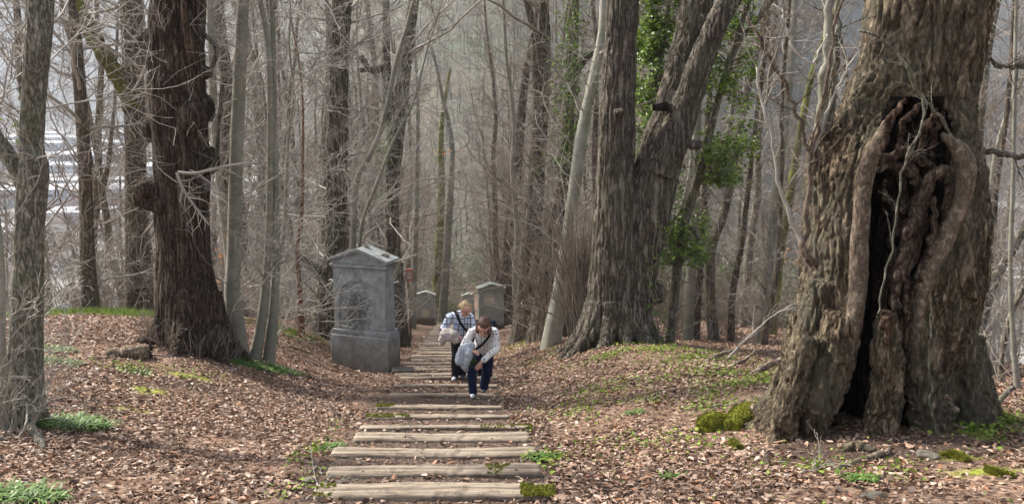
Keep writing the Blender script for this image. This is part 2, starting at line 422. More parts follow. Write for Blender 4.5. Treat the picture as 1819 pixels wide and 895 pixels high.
fo = mix(nt, ramp(nt, noise(nt, v1, .03, 3, .6), [(.58, g(0)), (.66, g(.5))]), fo, (.08, .10, .06))
c = mix(nt, attr('forest'), c, fo)
vw = nd(nt, 'TexVoronoi', i_Scale=.022); L(nt, v1, vw.inputs['Vector'])
va = ramp(nt, noise(nt, v1, .035, 6, .75), [(.35, (.13, .13, .115)), (.5, (.24, .235, .22)), (.62, (.36, .36, .35)), (.75, (.15, .17, .11))])
c = mix(nt, attr('valley'), c, va)
L(nt, c, b.inputs['Base Color'])
hh = mth(nt, 'ADD', mth(nt, 'MULTIPLY', vor.outputs['Distance'], -1.5), mth(nt, 'MULTIPLY', soil_n, .8))
bump(nt, b, hh, .7, .03)
M['ground'] = m
me = mesh('ground', gv, [quads], True, [m])
for nm, arr in (('path', pm), ('bare', bm_), ('moss', mm_), ('forest', forest), ('valley', valley), ('scrub', scr)):
    a = me.attributes.new(nm, 'FLOAT', 'POINT'); a.data.foreach_set('value', np.asarray(arr, np.float32))
tag(link('ground', me), kind='structure')

# ------------------------------------------------------------------ timber steps
m, nt, b = newmat('weathered_timber', .85, .2)
v = coords(nt, (1.2, 22, 22)); w = coords(nt)
n1 = noise(nt, v, 1.4, 6, .65, .4); n2 = noise(nt, w, 2.0, 4, .6)
c = ramp(nt, n1, [(.28, (.03, .022, .016)), (.40, (.17, .13, .095)), (.56, (.31, .25, .185)), (.78, (.43, .36, .28))])
c = mix(nt, ramp(nt, n2, [(.50, g(0)), (.68, g(.6))]), c, (.15, .115, .085)); c = mix(nt, ramp(nt, noise(nt, w, 7, 6, .75), [(.52, g(0)), (.62, g(.6))]), c, (.07, .052, .04))
L(nt, c, b.inputs['Base Color']); bump(nt, b, n1, .9, .02); M['timber'] = m
def sleeper(i, y, xl, xr, w):
    lx = (xl+xr)/2; Ln = xr-xl; K = 60
    x = np.linspace(-Ln/2, Ln/2, K); rs = np.random.default_rng(100+i)
    sh = int(rs.integers(1000))
    z0 = Hz(-.1-.067*y, y-.25)
    nz = lambda s, o, k: fbm(np.stack([x*s, x*0+sh+o, x*0+k], 1), 31, 3)
    ya = -w/2+.035*nz(1.1, 0, 0)+.015*nz(5, 0, 3); yb = w/2+.035*nz(1.1, 9, 0)+.02*nz(6, 3, 3)
    ends = np.clip((Ln/2-np.abs(x))/.03, 0, 1)**.5
    ya *= .86+.14*ends; yb *= .90+.10*ends
    zt = (.024 if i < 10 else .008)+.014*nz(1.3, 5, 1)-.006*(1-ends)
    cs = []                                   # cross-section: bottom front, front, top front, (crack), top back, back, bottom
    prof_ = [(1.0, 'a', -.16), (1.02, 'a', -.02), (.97, 'a', -.002), (.45, 'a', .002), (.06, 'm', .004), (.0, 'm', -.012 if rs.random() < .6 else .002), (-.08, 'm', .003), (.5, 'b', .002), (.97, 'b', -.002), (1.02, 'b', -.02), (1.0, 'b', -.16)]
    crk = nz(1.5, 20, 2)*.06
    for q_, (f, s, dz) in enumerate(prof_):
        if s == 'a': yy = ya*f
        elif s == 'b': yy = yb*f
        else: yy = crk-f*.08
        zz = zt+dz+.006*nz(9, q_*1.7, 4)
        cs.append(np.stack([x, yy, zz], 1))
    A = np.array(cs); n = len(prof_)
    id_ = np.arange(n*K).reshape(n, K)
    q = np.stack([id_[:-1, :-1], id_[1:, :-1], id_[1:, 1:], id_[:-1, 1:]], -1).reshape(-1, 4)
    q2 = np.stack([id_[-1, :-1], id_[0, :-1], id_[0, 1:], id_[-1, 1:]], -1)
    G_ = Geo(); G_.add(A.reshape(-1, 3), [q, q2, id_[:, 0][None, ::-1], id_[:, -1][None]])
    return G_.build('timber_step', M['timber']), (lx, y, z0), zt
step_words = ['with big yellow-green moss patch on its right end, nearest one', 'cracked along its length, second of the stairs with small moss streak',
  'broad and pale, third up from the photo bottom edge', 'with two dark knots towards its right end', 'narrow, with bright moss on its far right end above the knotted one',
  'narrow, with green moss on its left end', 'thin and pale with a mossy left tip, below the white shoe', 'half buried in leaves right under the white shoe',
  'half buried just behind the white shoe', 'at the foot of the big left stele, under the rear walker']
ordn = ['first', 'second', 'third', 'fourth', 'fifth', 'sixth', 'seventh', 'eighth', 'ninth', 'tenth', 'eleventh', 'twelfth']
step_objs = []
for i, y in enumerate(stepY):
    if i < len(STEPS):
        v, a, b_, w = STEPS[i]; xl = P(a, v, y)[0]; xr = P(b_, v, y)[0]; lab = 'weathered timber step '+step_words[i]; grp = 'timber steps of the path'
    else:
        c_ = float(pathx(y)); xl = c_-1.0-.1*math.sin(y*3); xr = c_+.95+.1*math.cos(y*2); w = .17
        lab = None
        k = i-len(STEPS)
        if k < 12: lab = 'worn timber step %s downhill of the rear walker, beside leaf litter' % ordn[k]; grp = 'timber steps of the path'
        else: lab = 'worn timber step far down the path, beyond the walkers'; grp = 'far timber steps'
    me, loc, zt = sleeper(i, y, xl, xr, w)
    o = link('timber_step', me, None, loc); tag(o, lab, 'step', grp); step_objs.append((o, xr-xl, w, zt))
def moss_on(i, fx0, fx1, seed, dens=1.0):
    """a cushion of moss lying on step i between two fractions of its length"""
    o, Ln, w, zt = step_objs[i]; rs = np.random.default_rng(seed)
    n = int(1500*(fx1-fx0)*Ln*dens); x = Ln*(rs.uniform(fx0, fx1, n)-.5)
    yy = rs.uniform(-w*.5, w*.5, n); msk = fbm(np.stack([x*6, yy*11, x*0+seed], 1), 4, 3)*1.6+.30-np.abs((x/Ln+.5-(fx0+fx1)/2)/(fx1-fx0))*.9*(0 < fx0)*(fx1 < 1) > 0
    x, yy = x[msk], yy[msk]; n = len(x); z = np.interp(x, np.linspace(-Ln/2, Ln/2, 60), zt)+.002
    G_ = Geo(); a = rs.uniform(0, 6.28, n); s = rs.uniform(.008, .022, n)
    tri = np.stack([np.stack([x+s*np.cos(a), yy+s*np.sin(a), z-.004], 1), np.stack([x-s*np.cos(a), yy-s*np.sin(a), z-.004], 1), np.stack([x+rs.normal(0, .006, n), yy+rs.normal(0, .006, n), z+s*.9], 1)], 1)
    G_.add(tri.reshape(-1, 3), [np.arange(3*n).reshape(-1, 3)])
    link('moss_patch', G_.build('moss_patch', M['mossleaf'], False), o)
M['mossleaf'] = island('moss_leaf', [(0, (.08, .09, .015)), (.5, (.18, .19, .028)), (1, (.30, .28, .06))], .9, .1, .15)
moss_on(0, .86, 1.0, 1, 3.0); moss_on(0, .0, .08, 2, .5); moss_on(1, .74, .88, 3, .7); moss_on(4, .86, 1.0, 4, 2.2); moss_on(5, 0, .3, 5, .8); moss_on(6, 0, .14, 6, 1.2); moss_on(4, .7, .85, 14, .25)
# ------------------------------------------------------------------ tree building
def spawn(Pt, Ra, n, f0, f1, Lf, ang, K, up, wig, rs, rr=.55, rmin=.004, tip=.35, angv=.3, bias=None):
    """n children on random parents. Lf(t, parent_len) gives the length"""
    N, K0, _ = Pt.shape
    pi = rs.integers(0, N, n); t = rs.uniform(f0, f1, n)*(K0-1); i = np.clip(t.astype(int), 0, K0-2); f = (t-i)[:, None]
    pos = Pt[pi, i]*(1-f)+Pt[pi, i+1]*f; tan = Pt[pi, i+1]-Pt[pi, i]; tan /= np.linalg.norm(tan, axis=1, keepdims=True)+1e-9
    r0 = Ra[pi, i]*(1-f[:, 0])+Ra[pi, i+1]*f[:, 0]
    plen = np.linalg.norm(np.diff(Pt, axis=1), axis=2).sum(1)[pi]
    Ln = Lf(t/(K0-1), plen)*rs.uniform(.6, 1.25, n)
    rv = rs.normal(size=(n, 3)); 
    if bias is not None: rv += np.array(bias)
    rv -= (rv*tan).sum(1, keepdims=True)*tan; rv /= np.linalg.norm(rv, axis=1, keepdims=True)+1e-9
    an = ang*(1+angv*rs.normal(size=n))[:, None]
    d = np.cos(an)*tan+np.sin(an)*rv
    out = np.empty((n, K, 3)); out[:, 0] = pos; st = (Ln/(K-1))[:, None]
    for k in range(1, K):
        d = d+wig*rs.normal(size=(n, 3)); d[:, 2] += up; d /= np.linalg.norm(d, axis=1, keepdims=True)
        out[:, k] = out[:, k-1]+d*st
    rb = np.maximum(r0*rr*rs.uniform(.6, 1.1, n), rmin)
    rb = np.minimum(rb, np.maximum(Ln*.02, rmin))
    tt = np.linspace(0, 1, K)[None]
    return out, np.maximum(rb[:, None]*(1-(1-tip)*tt), rmin*.7)

def resample(pts, rad, n):
    """smooth Catmull-Rom resampling"""
    p = np.asarray(pts, float); r = np.asarray(rad, float); k = len(p)
    s = np.concatenate([[0], np.cumsum(np.linalg.norm(np.diff(p, axis=0), axis=1))])
    q = np.linspace(0, s[-1], n); i = np.clip(np.searchsorted(s, q, side='right')-1, 0, k-2); u = ((q-s[i])/(s[i+1]-s[i]))[:, None]
    g_ = lambda A, j: A[np.clip(j, 0, k-1)]
    A = np.concatenate([p, r[:, None]], 1); A = np.concatenate([A]); 
    a0, a1, a2, a3 = g_(A, i-1), g_(A, i), g_(A, i+1), g_(A, i+2)
    o = .5*(2*a1+(a2-a0)*u+(2*a0-5*a1+4*a2-a3)*u*u+(3*a1-a0-3*a2+a3)*u**3)
    return o[:, :3], np.maximum(o[:, 3], .003)

def trunk_geo(G_, pts, rad, sides, rows, seed, ridge=.05, freq=9, flare=.9, lobes=5, flare_h=1.0, sm=False, burls=()):
    """a trunk as one tube with bark ridges and root flare; pts run bottom to top"""
    p, r = resample(pts, rad, rows); rs = np.random.default_rng(seed)
    T = np.gradient(p, axis=0); T /= np.linalg.norm(T, axis=1, keepdims=True)
    U = np.cross(T, [0, 1., 0]); U /= np.linalg.norm(U, axis=1, keepdims=True); Vv = np.cross(T, U)
    a = np.arange(sides)*2*math.pi/sides
    h = np.concatenate([[0], np.cumsum(np.linalg.norm(np.diff(p, axis=0), axis=1))])
    A, Hh = np.meshgrid(a, h)
    rr = np.repeat(r[:, None], sides, 1)
    base_r = r[0]
    ca, sa = np.cos(A), np.sin(A); rad0 = np.maximum(rr, .05)
    sam = np.stack([ca*2.0+seed, sa*2.0, Hh*.22], -1).reshape(-1, 3)
    rr = rr*(1+(.08 if sm else .14)*fbm(sam, seed, 3).reshape(A.shape))
    if not sm:
        wob = fbm(np.stack([ca*1.5+seed, sa*1.5, Hh*.6], -1).reshape(-1, 3), seed+7, 2).reshape(A.shape)
        s3 = np.stack([(ca*rad0)*freq+wob*1.2, (sa*rad0)*freq, Hh*freq*.13], -1).reshape(-1, 3)
        n = fbm(s3, seed+2, 4).reshape(A.shape)
        rr = rr+ridge*rad0*(np.minimum(np.abs(n)*5, 1)-.6)
    ph = rs.uniform(0, 6.28); lob = .55+.45*np.cos(A*lobes+ph+.6*np.sin(A*2+ph)); 
    rr = rr*(1+flare*np.exp(-Hh/ (flare_h*.38))*lob**1.5 + .25*flare*np.exp(-Hh/(flare_h)))
    for bh, ba, bw, bamp in burls:
        dd = (np.angle(np.exp(1j*(A-ba)))*rad0/bw)**2+((Hh-bh)/bw)**2
        rr = rr+bamp*np.exp(-dd)*(1+.35*fbm(np.stack([ca*6, sa*6, Hh*5], -1).reshape(-1, 3), 5, 3).reshape(A.shape))
    ring = p[:, None, :]+rr[:, :, None]*(ca[:, :, None]*U[:, None, :]+sa[:, :, None]*Vv[:, None, :])
    idx = np.arange(rows*sides).reshape(rows, sides)
    q = np.stack([idx[:-1], np.roll(idx[:-1], -1, 1), np.roll(idx[1:], -1, 1), idx[1:]], -1).reshape(-1, 4)
    G_.add(ring.reshape(-1, 3), [q, idx[0][None, ::-1], idx[-1][None]])
    return p, r

def crown_geo(tp, tr, rs, f0=.4, n1=16, n2=80, n3=420, n4=1300, l1=.35, up=.06, wig=.16, ang=1.1, fine=.006, extra=None):
    """limbs, branches and twigs on one trunk polyline"""
    G_ = Geo(); Pt = tp[None]; Ra = tr[None]
    H_ = np.linalg.norm(np.diff(tp, axis=0), axis=1).sum()
    a, ra = spawn(Pt, Ra, n1, f0, .98, lambda t, L_: H_*l1*(1.15-t*.8), ang, 9, up, wig, rs, .3, .012); ra = np.minimum(ra, .055*np.linspace(1, .4, 9)[None])
    b_, rb = spawn(a, ra, n2, .15, 1, lambda t, L_: L_*.5*(1.2-t*.7), .8, 7, up*.7, wig*1.1, rs, .5, .008)
    c_, rc = spawn(b_, rb, n3, .1, 1, lambda t, L_: L_*.5*(1.2-t*.6), .75, 6, .03, .2, rs, .5, fine)
    d_, rd = spawn(c_, rc, n4, .1, 1, lambda t, L_: L_*.55, .7, 4, .03, .2, rs, .6, fine*.8)
    G_.tubes(a, ra, 6); G_.tubes(b_, rb, 5); G_.tubes(c_, rc, 3); G_.tubes(d_, rd, 3)
    return G_

# ---- prototypes for the wood behind
def proto(kind, seed):
    rs = np.random.default_rng(seed); K = 14
    if kind == 'beech':  H_, r0, f0, n = 17, .13, .10, (34, 170, 850, 2300); fine = .006; lean = .05; kw = dict(l1=.20, ang=1.15, up=.05)
    elif kind == 'tall': H_, r0, f0, n = 21, .26, .22, (26, 130, 700, 2000); fine = .007; lean = .03; kw = dict(l1=.28, ang=1.0, up=.07)
    elif kind == 'lean': H_, r0, f0, n = 15, .11, .15, (26, 130, 650, 1800); fine = .006; lean = .22; kw = dict(l1=.24, ang=1.0, up=.07)
    elif kind == 'fork': H_, r0, f0, n = 17, .2, .3, (26, 130, 700, 2000); fine = .007; lean = .08; kw = dict(l1=.28, ang=.95, up=.08)
    z = np.linspace(-.3, H_, K); w = np.cumsum(rs.normal(0, .10, (K, 2)), 0); w -= w[0]
    p = np.stack([w[:, 0]+lean*z, w[:, 1]*1.0, z], 1); r = r0*(1-.8*np.linspace(0, 1, K)**1.2)
    T = Geo(); tp, tr = trunk_geo(T, p, r, 14, 40, seed, 0, 9, 1.2, 4, .8, True)
    if kind == 'fork':
        h = 5; d = np.stack([p[h:, 0]+(z[h:]-z[h])*-.28+.03*(z[h:]-z[h])**2*.1, p[h:, 1]+(z[h:]-z[h])*.1, z[h:]], 1)
        T.tubes(*[q[None] for q in resample(d, r[h:]*.75, 24)], sides=12)
    C_ = crown_geo(tp, tr, rs, f0, *n, fine=fine, **kw)
    if kind in('beech', 'lean'):
        e, re_ = spawn(tp[None], tr[None], 26, .03, .35, lambda t, L_: 1.6+0*t, 1.25, 6, .02, .14, rs, .2, .006)
        e2, re2 = spawn(e, re_, 200, .1, 1, lambda t, L_: .6+0*t, .8, 4, .02, .2, rs, .6, .005)
        C_.tubes(e, re_, 3); C_.tubes(e2, re2, 3)
    dark = kind in ('tall', 'fork')
    return (T.build(kind+'_trunk', M['bgdark'] if dark else M['bgbark'] if seed % 2 else M['beech']), C_.build(kind+'_crown', M['twig_brown'] if dark or seed % 3 == 0 else M['twig']))
protos = {k: [proto(k, s) for s in (11, 12, 13)] for k in ('beech', 'tall', 'lean', 'fork')}

def shrub_mesh(seed, h=2.6, n=26, spread=.6, mat_='twig_brown', fine=.005, n2=160, n3=600):
    rs = np.random.default_rng(seed); K = 8
    a = rs.uniform(0, 6.28, n); r = rs.uniform(0, .35, n)
    base = np.stack([np.cos(a)*r, np.sin(a)*r, np.zeros(n)-.1], 1); d = np.stack([np.cos(a)*spread*rs.uniform(.2, 1, n), np.sin(a)*spread*rs.uniform(.2, 1, n), np.ones(n)], 1); d /= np.linalg.norm(d, axis=1, keepdims=True)
    P_ = np.empty((n, K, 3)); P_[:, 0] = base; st = (h*rs.uniform(.5, 1.1, n)/(K-1))[:, None]
    for k in range(1, K):
        d = d+.13*rs.normal(size=(n, 3)); d[:, 2] += .03; d /= np.linalg.norm(d, axis=1, keepdims=True); P_[:, k] = P_[:, k-1]+d*st
    Ra = np.linspace(1, .35, K)[None]*rs.uniform(.008, .018, n)[:, None]*h/2.6
    G_ = Geo(); G_.tubes(P_, Ra, 5)
    b_, rb = spawn(P_, Ra, n2, .15, 1, lambda t, L_: L_*.35, .7, 5, .03, .18, rs, .6, fine); G_.tubes(b_, rb, 3)
    c_, rc = spawn(b_, rb, n3, .1, 1, lambda t, L_: L_*.5, .7, 4, .03, .2, rs, .7, fine*.8); G_.tubes(c_, rc, 3)
    return G_.build('shrub', M[mat_]), (P_, Ra, b_, rb)
upr = [shrub_mesh(s, 3.4, 46, .14, 'twig_brown', .006, 70, 90)[0] for s in (81, 82)]
def leaf_quads(pos, size, rs, droop=0.0, aspect=.5):
    """one folded leaf (two quads, six points) per position"""
    n = len(pos); a = rs.uniform(0, 6.28, n); el = rs.uniform(-.6, .5, n)-droop
    d = np.stack([np.cos(a)*np.cos(el), np.sin(a)*np.cos(el), np.sin(el)], 1)
    s = np.cross(d, rs.normal(size=(n, 3))); s /= np.linalg.norm(s, axis=1, keepdims=True); nn = np.cross(d, s)
    L_ = (size*rs.uniform(.6, 1.3, n))[:, None]; w = L_*aspect*.5; f = L_*.10*rs.uniform(-1, 2, n)[:, None]
    V = np.stack([pos, pos+d*L_*.3+s*w+nn*f, pos+d*L_*.7+s*w*.8+nn*f, pos+d*L_, pos+d*L_*.7-s*w*.8+nn*f, pos+d*L_*.3-s*w+nn*f], 1)
    i = np.arange(n)[:, None]*6
    return V.reshape(-1, 3), [np.concatenate([i+np.array([[0, 1, 2, 3]]), i+np.array([[0, 3, 4, 5]])])]
M['greenleaf'] = island('evergreen_leaf', [(0, (.045, .09, .012)), (.5, (.14, .23, .03)), (1, (.28, .38, .06))], .4, .45, .3)
M['dullgreen'] = island('understory_leaf', [(0, (.045, .07, .022)), (.6, (.10, .14, .05)), (1, (.19, .22, .09))], .7, .2, .1)
M['freshleaf'] = island('fresh_leaf', [(0, (.08, .13, .015)), (.5, (.16, .24, .03)), (1, (.27, .33, .05))], .6, .25, .2)
M['grassblade'] = island('grass_blade', [(0, (.05, .10, .018)), (.5, (.09, .17, .03)), (1, (.17, .25, .06))], .5, .3, .2)
M['copperleaf'] = island('withered_leaf', [(0, (.30, .13, .06)), (1, (.55, .30, .16))], .7, .2, .2)

def place_tree(name, kind, i, x, y, s, rz, label, group, cat='tree'):
    e = empty(name, (x, y, Hz(x, y)), label, cat, group, rz); e.scale = (s, s, s)
    t, c = protos[kind][i]; link('trunk', t, e); link('crown', c, e); return e

# ---- hero trees: measured on the photograph, built at their real distance and girth
def px_line(px, Y, ytop=None):
    """[(u, v, width)] top to bottom -> world points bottom to top with radii"""
    pts = []; rad = []
    for q in px:
        yy = Y+(q[3] if len(q) > 3 else 0); p = P(q[0], q[1], yy); pts.append(p); rad.append(q[2]/2/pxm(p))
    return np.array(pts)[::-1], np.array(rad)[::-1]
def extend(pts, rad, up, taper=.35, n=4, rs=None):
    d = pts[-1]-pts[-2]; d /= np.linalg.norm(d); ps = list(pts); r = list(rad)
    for k in range(1, n+1):
        d = d+np.array([0, 0, .18]); 
        if rs is not None: d = d+.1*rs.normal(size=3)
        d /= np.linalg.norm(d); ps.append(ps[-1]+d*up/n); r.append(rad[-1]*(1-(1-taper)*k/n))
    return np.array(ps), np.array(r)
def sink(pts, rad, dz=.35):
    gz = Hz(pts[0][0], pts[0][1]); p = pts.copy(); q = p[0].copy(); q[2] = gz; p[0] = q
    b_ = q.copy(); b_[2] -= dz; return np.vstack([b_[None], p]), np.concatenate([[rad[0]], rad])
def hero(name, label, px, Y, mat_, up=9, sides=40, rows=150, seed=1, group=None, ridge=.05, freq=9, flare=.5, lobes=5, flare_h=1, sm=False, burls=(), crown=None, twigmat='twig', low=0, low_len=1.4, lowup=.02, cat='tree', limbs=(), lowf=(.04, .5)):
    rs = np.random.default_rng(seed*17+3)
    p, r = px_line(px, Y); r = r*.84; p, r = sink(p, r); p2, r2 = extend(p, r, up, rs=rs)
    base = p[1].copy(); e = empty(name, base, label, cat, group)
    T = Geo(); tp, tr = trunk_geo(T, p2-base, r2, sides, rows, seed, ridge, freq, flare, lobes, flare_h, sm, burls)
    for lp, lY in limbs:
        q, qr = px_line(lp, lY); q, qr = resample(q-base, qr, 50)
        T2 = Geo(); T2.tubes(q, qr, 16, True); T.add(np.concatenate(T2.V), [f for l in T2.F.values() for f in l])
    link('trunk', T.build('trunk', M[mat_]), e)
    cr = dict(f0=.5, n1=12, n2=60, n3=280, n4=800, l1=.3, fine=.006)
    if crown: cr.update(crown)
    C_ = crown_geo(tp, tr, rs, **cr)
    if low:
        a, ra = spawn(tp[None], tr[None], low, *lowf, lambda t, L_: low_len*1.15+0*t, 1.05, 9, lowup+.03, .17, rs, .12, .007)
        b_, rb = spawn(a, ra, low*7, .1, 1, lambda t, L_: L_*.5, .8, 5, .02, .18, rs, .6, .005)
        c_, rc = spawn(b_, rb, low*22, .1, 1, lambda t, L_: L_*.5, .8, 4, .02, .2, rs, .7, .004)
        C_.tubes(a, ra, 5); C_.tubes(b_, rb, 3); C_.tubes(c_, rc, 3)
    link('crown', C_.build('crown', M[twigmat]), e)
    return e, tp+base, tr

EDGE = hero('lime_tree', 'grey ridged trunk at the left edge of the photo with a knobbly ring', [(72, 0, 54), (62, 150, 50), (56, 260, 50), (60, 300, 60), (52, 420, 58), (46, 600, 66), (38, 720, 84), (34, 785, 110)], 10.3, 'greybark',
     seed=1, sides=120, rows=420, ridge=.05, freq=16, flare=1.3, lobes=4, flare_h=.6, low=16, low_len=1.0,
     limbs=[([(-60, 160, 26), (-10, 240, 26), (30, 300, 30), (52, 350, 34)], 10.4)])
hero('young_tree', 'slim pale stem pressed against the ridged trunk at the left edge', [(-14, 300, 10), (2, 450, 11), (4, 600, 14), (6, 780, 18)], 9.9, 'beech', up=3, sides=12, rows=60, seed=2, sm=True, flare=.3, low=8, low_len=.7, crown=dict(n1=5, n2=20, n3=60, n4=150))
hero('lime_tree', 'straight brown trunk standing left of the mossy forked tree', [(126, 0, 18), (138, 110, 25), (150, 300, 27), (155, 450, 29), (162, 560, 32)], 26, 'bgdark', seed=3, sides=36, rows=120, freq=12, low=24, low_len=2.2, up=8, crown=dict(f0=.3, n1=20, n2=110, n3=550, n4=1600))
hero('lime_tree', 'forked brown tree with a moss covered limb reaching up to the left', [(233, 0, 44), (238, 150, 42), (240, 250, 42), (242, 400, 46), (250, 560, 58)], 27.5, 'bgdark', seed=4, sides=60, rows=200, freq=8, flare=.6, low=30, low_len=2.4, up=8,
     crown=dict(f0=.3, n1=20, n2=110, n3=550, n4=1600))
# its mossy limb is a part of that tree
fk = [o for o in COL.objects if o.get('label', '').startswith('forked brown')][0]
q, qr = px_line([(110, -60, 24), (140, 20, 28), (180, 90, 28), (215, 145, 30), (236, 195, 32)], 27.4); q, qr = resample(q-np.array(fk.location), qr, 60)
T = Geo(); T.tubes(q, qr*(1+.12*np.sin(np.arange(60)*.9)), 18, True); M['mossbark'] = bark('mossy_bark', (.06, .055, .02), (.15, .145, .05), (.2, .19, .09), .3, 9, (.20, .22, .03), 1.0); link('mossy_limb', T.build('mossy_limb', M['mossbark']), fk)

hero('beech_tree', 'smooth grey beech trunk directly right of the dark burred lime', [(432, 0, 24), (427, 100, 26), (419, 300, 28), (415, 450, 29), (413, 520, 34), (421, 592, 46)], 17.6, 'beech', seed=6, sides=40, rows=160, sm=True, flare=.5, lobes=4, flare_h=.5, low=26, low_len=2.0, up=9)
hero('beech_tree', 'slim grey beech stem curving at its foot, left of two', [(461, 0, 11), (478, 110, 13), (480, 300, 14), (476, 450, 16), (466, 560, 20), (452, 602, 26)], 17.8, 'beech', seed=7, sides=24, rows=120, sm=True, flare=.6, lobes=3, flare_h=.35, low=20, low_len=1.6, up=7)
hero('beech_tree', 'slim grey beech stem leaning outward at its foot, right of two', [(482, 0, 11), (487, 200, 13), (490, 400, 16), (488, 530, 19), (476, 604, 26)], 17.9, 'beech', seed=8, sides=24, rows=120, sm=True, flare=.6, lobes=3, flare_h=.35, low=20, low_len=1.6, up=7)
hero('beech_tree', 'pale leaning stem behind the smooth beech, close by the dark burred lime', [(375, 60, 16), (380, 200, 17), (392, 340, 17), (405, 450, 16), (412, 590, 16)], 21, 'beech', seed=9, sides=20, rows=80, sm=True, flare=.3, low=12, low_len=1.5, up=7)
hero('young_tree', 'thin sinuous stem rising between the slim beeches and the orange barked stem', [(512, 250, 6), (505, 400, 8), (498, 450, 9), (490, 520, 10), (488, 590, 12)], 21, 'beech', seed=10, sides=12, rows=70, sm=True, flare=.3, low=14, low_len=1.2, up=4, crown=dict(n1=8, n2=40, n3=160, n4=400))
M['orangestem'] = bark('orange_stem_bark', (.10, .045, .025), (.26, .13, .08), (.36, .23, .16), .3, 14)
hero('young_tree', 'twisted orange barked thin stem on the leaf litter left of the big stele', [(538, 250, 6), (536, 380, 8), (528, 440, 9), (533, 520, 10), (535, 572, 14)], 24, 'orangestem', seed=11, sides=14, rows=80, sm=True, flare=.4, low=10, low_len=1.2, up=4, crown=dict(n1=8, n2=40, n3=160, n4=400), twigmat='twig_brown')
hero('lime_tree', 'stout brown lime trunk rising directly behind the big left stele', [(608, 0, 40), (601, 100, 43), (598, 300, 46), (597, 450, 52), (588, 530, 62), (582, 572, 78)], 27, 'lime', seed=12, sides=110, rows=300, ridge=.06, freq=8, flare=.4, low=46, low_len=2.4, up=9, twigmat='twig',
     limbs=[([(530, 455, 12), (550, 470, 16), (575, 480, 18), (592, 470, 18)], 26.8)])
hero('young_tree', 'slender stem bending in a long S curve just above the big left stele', [(740, -20, 7), (722, 50, 8), (704, 110, 10), (680, 220, 10), (655, 280, 11), (634, 320, 12), (628, 400, 12), (626, 600, 14)], 24, 'beech', seed=13, sides=16, rows=120, sm=True, flare=.3, low=22, low_len=1.6, up=3, crown=dict(n1=6, n2=30, n3=100, n4=250), lowf=(.3, .95))
hero('young_tree', 'slanting pale shoot crossing behind the big stele roof towards the ivied lime', [(735, 180, 5), (700, 250, 7), (668, 330, 8), (640, 420, 8), (632, 600, 10)], 24.6, 'beech', seed=14, sides=12, rows=80, sm=True, flare=.3, low=16, low_len=1.3, up=3, crown=dict(n1=6, n2=30, n3=100, n4=250), lowf=(.3, .95))
IVY = hero('lime_tree', 'lime trunk with light ivy, behind the right edge of the big left stele', [(735, 0, 22), (720, 110, 27), (706, 220, 32), (697, 330, 30), (697, 430, 32), (704, 510, 36), (708, 590, 44)], 34, 'lime', seed=15, sides=70, rows=220, freq=8, flare=.5, low=30, low_len=2.6, up=8,
     limbs=[([(686, 0, 12), (686, 110, 16), (690, 180, 20), (700, 250, 24)], 34.1), ([(640, 100, 11), (660, 125, 12), (690, 118, 12), (640, 125, 9)], 34)])
hero('beech_tree', 'narrow pale trunk standing right beside the small left stele', [(742, 200, 9), (740, 350, 11), (736, 480, 13), (731, 588, 18)], 60, 'beech', seed=16, sides=20, rows=90, sm=True, flare=.4, low=26, low_len=3, up=10)
hero('bare_tree', 'mossy dark trunk of a close pair beyond the small stele, the left one', [(784, 330, 16), (780, 430, 18), (773, 520, 24)], 98, 'mossbark', seed=17, sides=24, rows=60, sm=True, low=20, low_len=5, up=12)
hero('bare_tree', 'light edged trunk of a close pair beyond the small stele, the right one', [(803, 280, 12), (797, 400, 15), (785, 522, 20)], 96, 'greybark', seed=18, sides=24, rows=60, sm=True, low=20, low_len=5, up=12)
hero('bare_tree', 'pale smooth trunk leaning left below the double trunked lime', [(1076, -20, 20), (1070, 60, 20), (1052, 150, 22), (1032, 250, 26), (1012, 400, 28), (996, 510, 32), (978, 588, 40)], 23.5, 'beech_pale', seed=19, sides=40, rows=160, sm=True, flare=.5, lobes=3, flare_h=.5, low=24, low_len=1.8, up=6)
hero('lime_tree', 'dark brown trunk forking upward, tallest of the row right of the far stele', [(966, 0, 20), (968, 80, 26), (962, 180, 34), (952, 320, 38), (944, 450, 42), (932, 590, 56)], 30, 'lime', seed=20, sides=80, rows=240, freq=8, flare=.5, low=50, low_len=1.5, up=8, twigmat='twig_brown', limbs=[([(930, -20, 12), (948, 60, 15), (955, 160, 20)], 30)])
IVY2 = hero('lime_tree', 'dark trunk hung with fresh green ivy behind the pale leaning trunk', [(1020, 0, 22), (1016, 100, 26), (1008, 220, 28), (1000, 330, 32), (985, 420, 36), (972, 500, 40), (962, 588, 54)], 27.5, 'lime', seed=21, sides=80, rows=240, freq=8, flare=.5, low=44, low_len=1.5, up=8, twigmat='twig_brown', limbs=[([(1062, 85, 10), (1040, 105, 13), (1020, 130, 16)], 27.5)])
hero('lime_tree', 'dark leaning trunk at the left end of the row beyond the far right stele', [(928, 180, 18), (920, 260, 24), (910, 380, 28), (904, 470, 30), (903, 580, 38)], 56, 'lime_dark', seed=22, sides=60, rows=180, freq=8, flare=.5, low=50, low_len=2.2, up=8, twigmat='twig_brown')
hero('lime_tree', 'rough split trunk wedged between the ivied trunk and the tallest of the row', [(1000, 330, 20), (985, 400, 30), (970, 450, 24), (960, 590, 40)], 29, 'lime', seed=23, sides=60, rows=140, freq=8, flare=.6, low=40, low_len=1.5, up=3, twigmat='twig_brown', crown=dict(n1=6, n2=30, n3=100, n4=250))

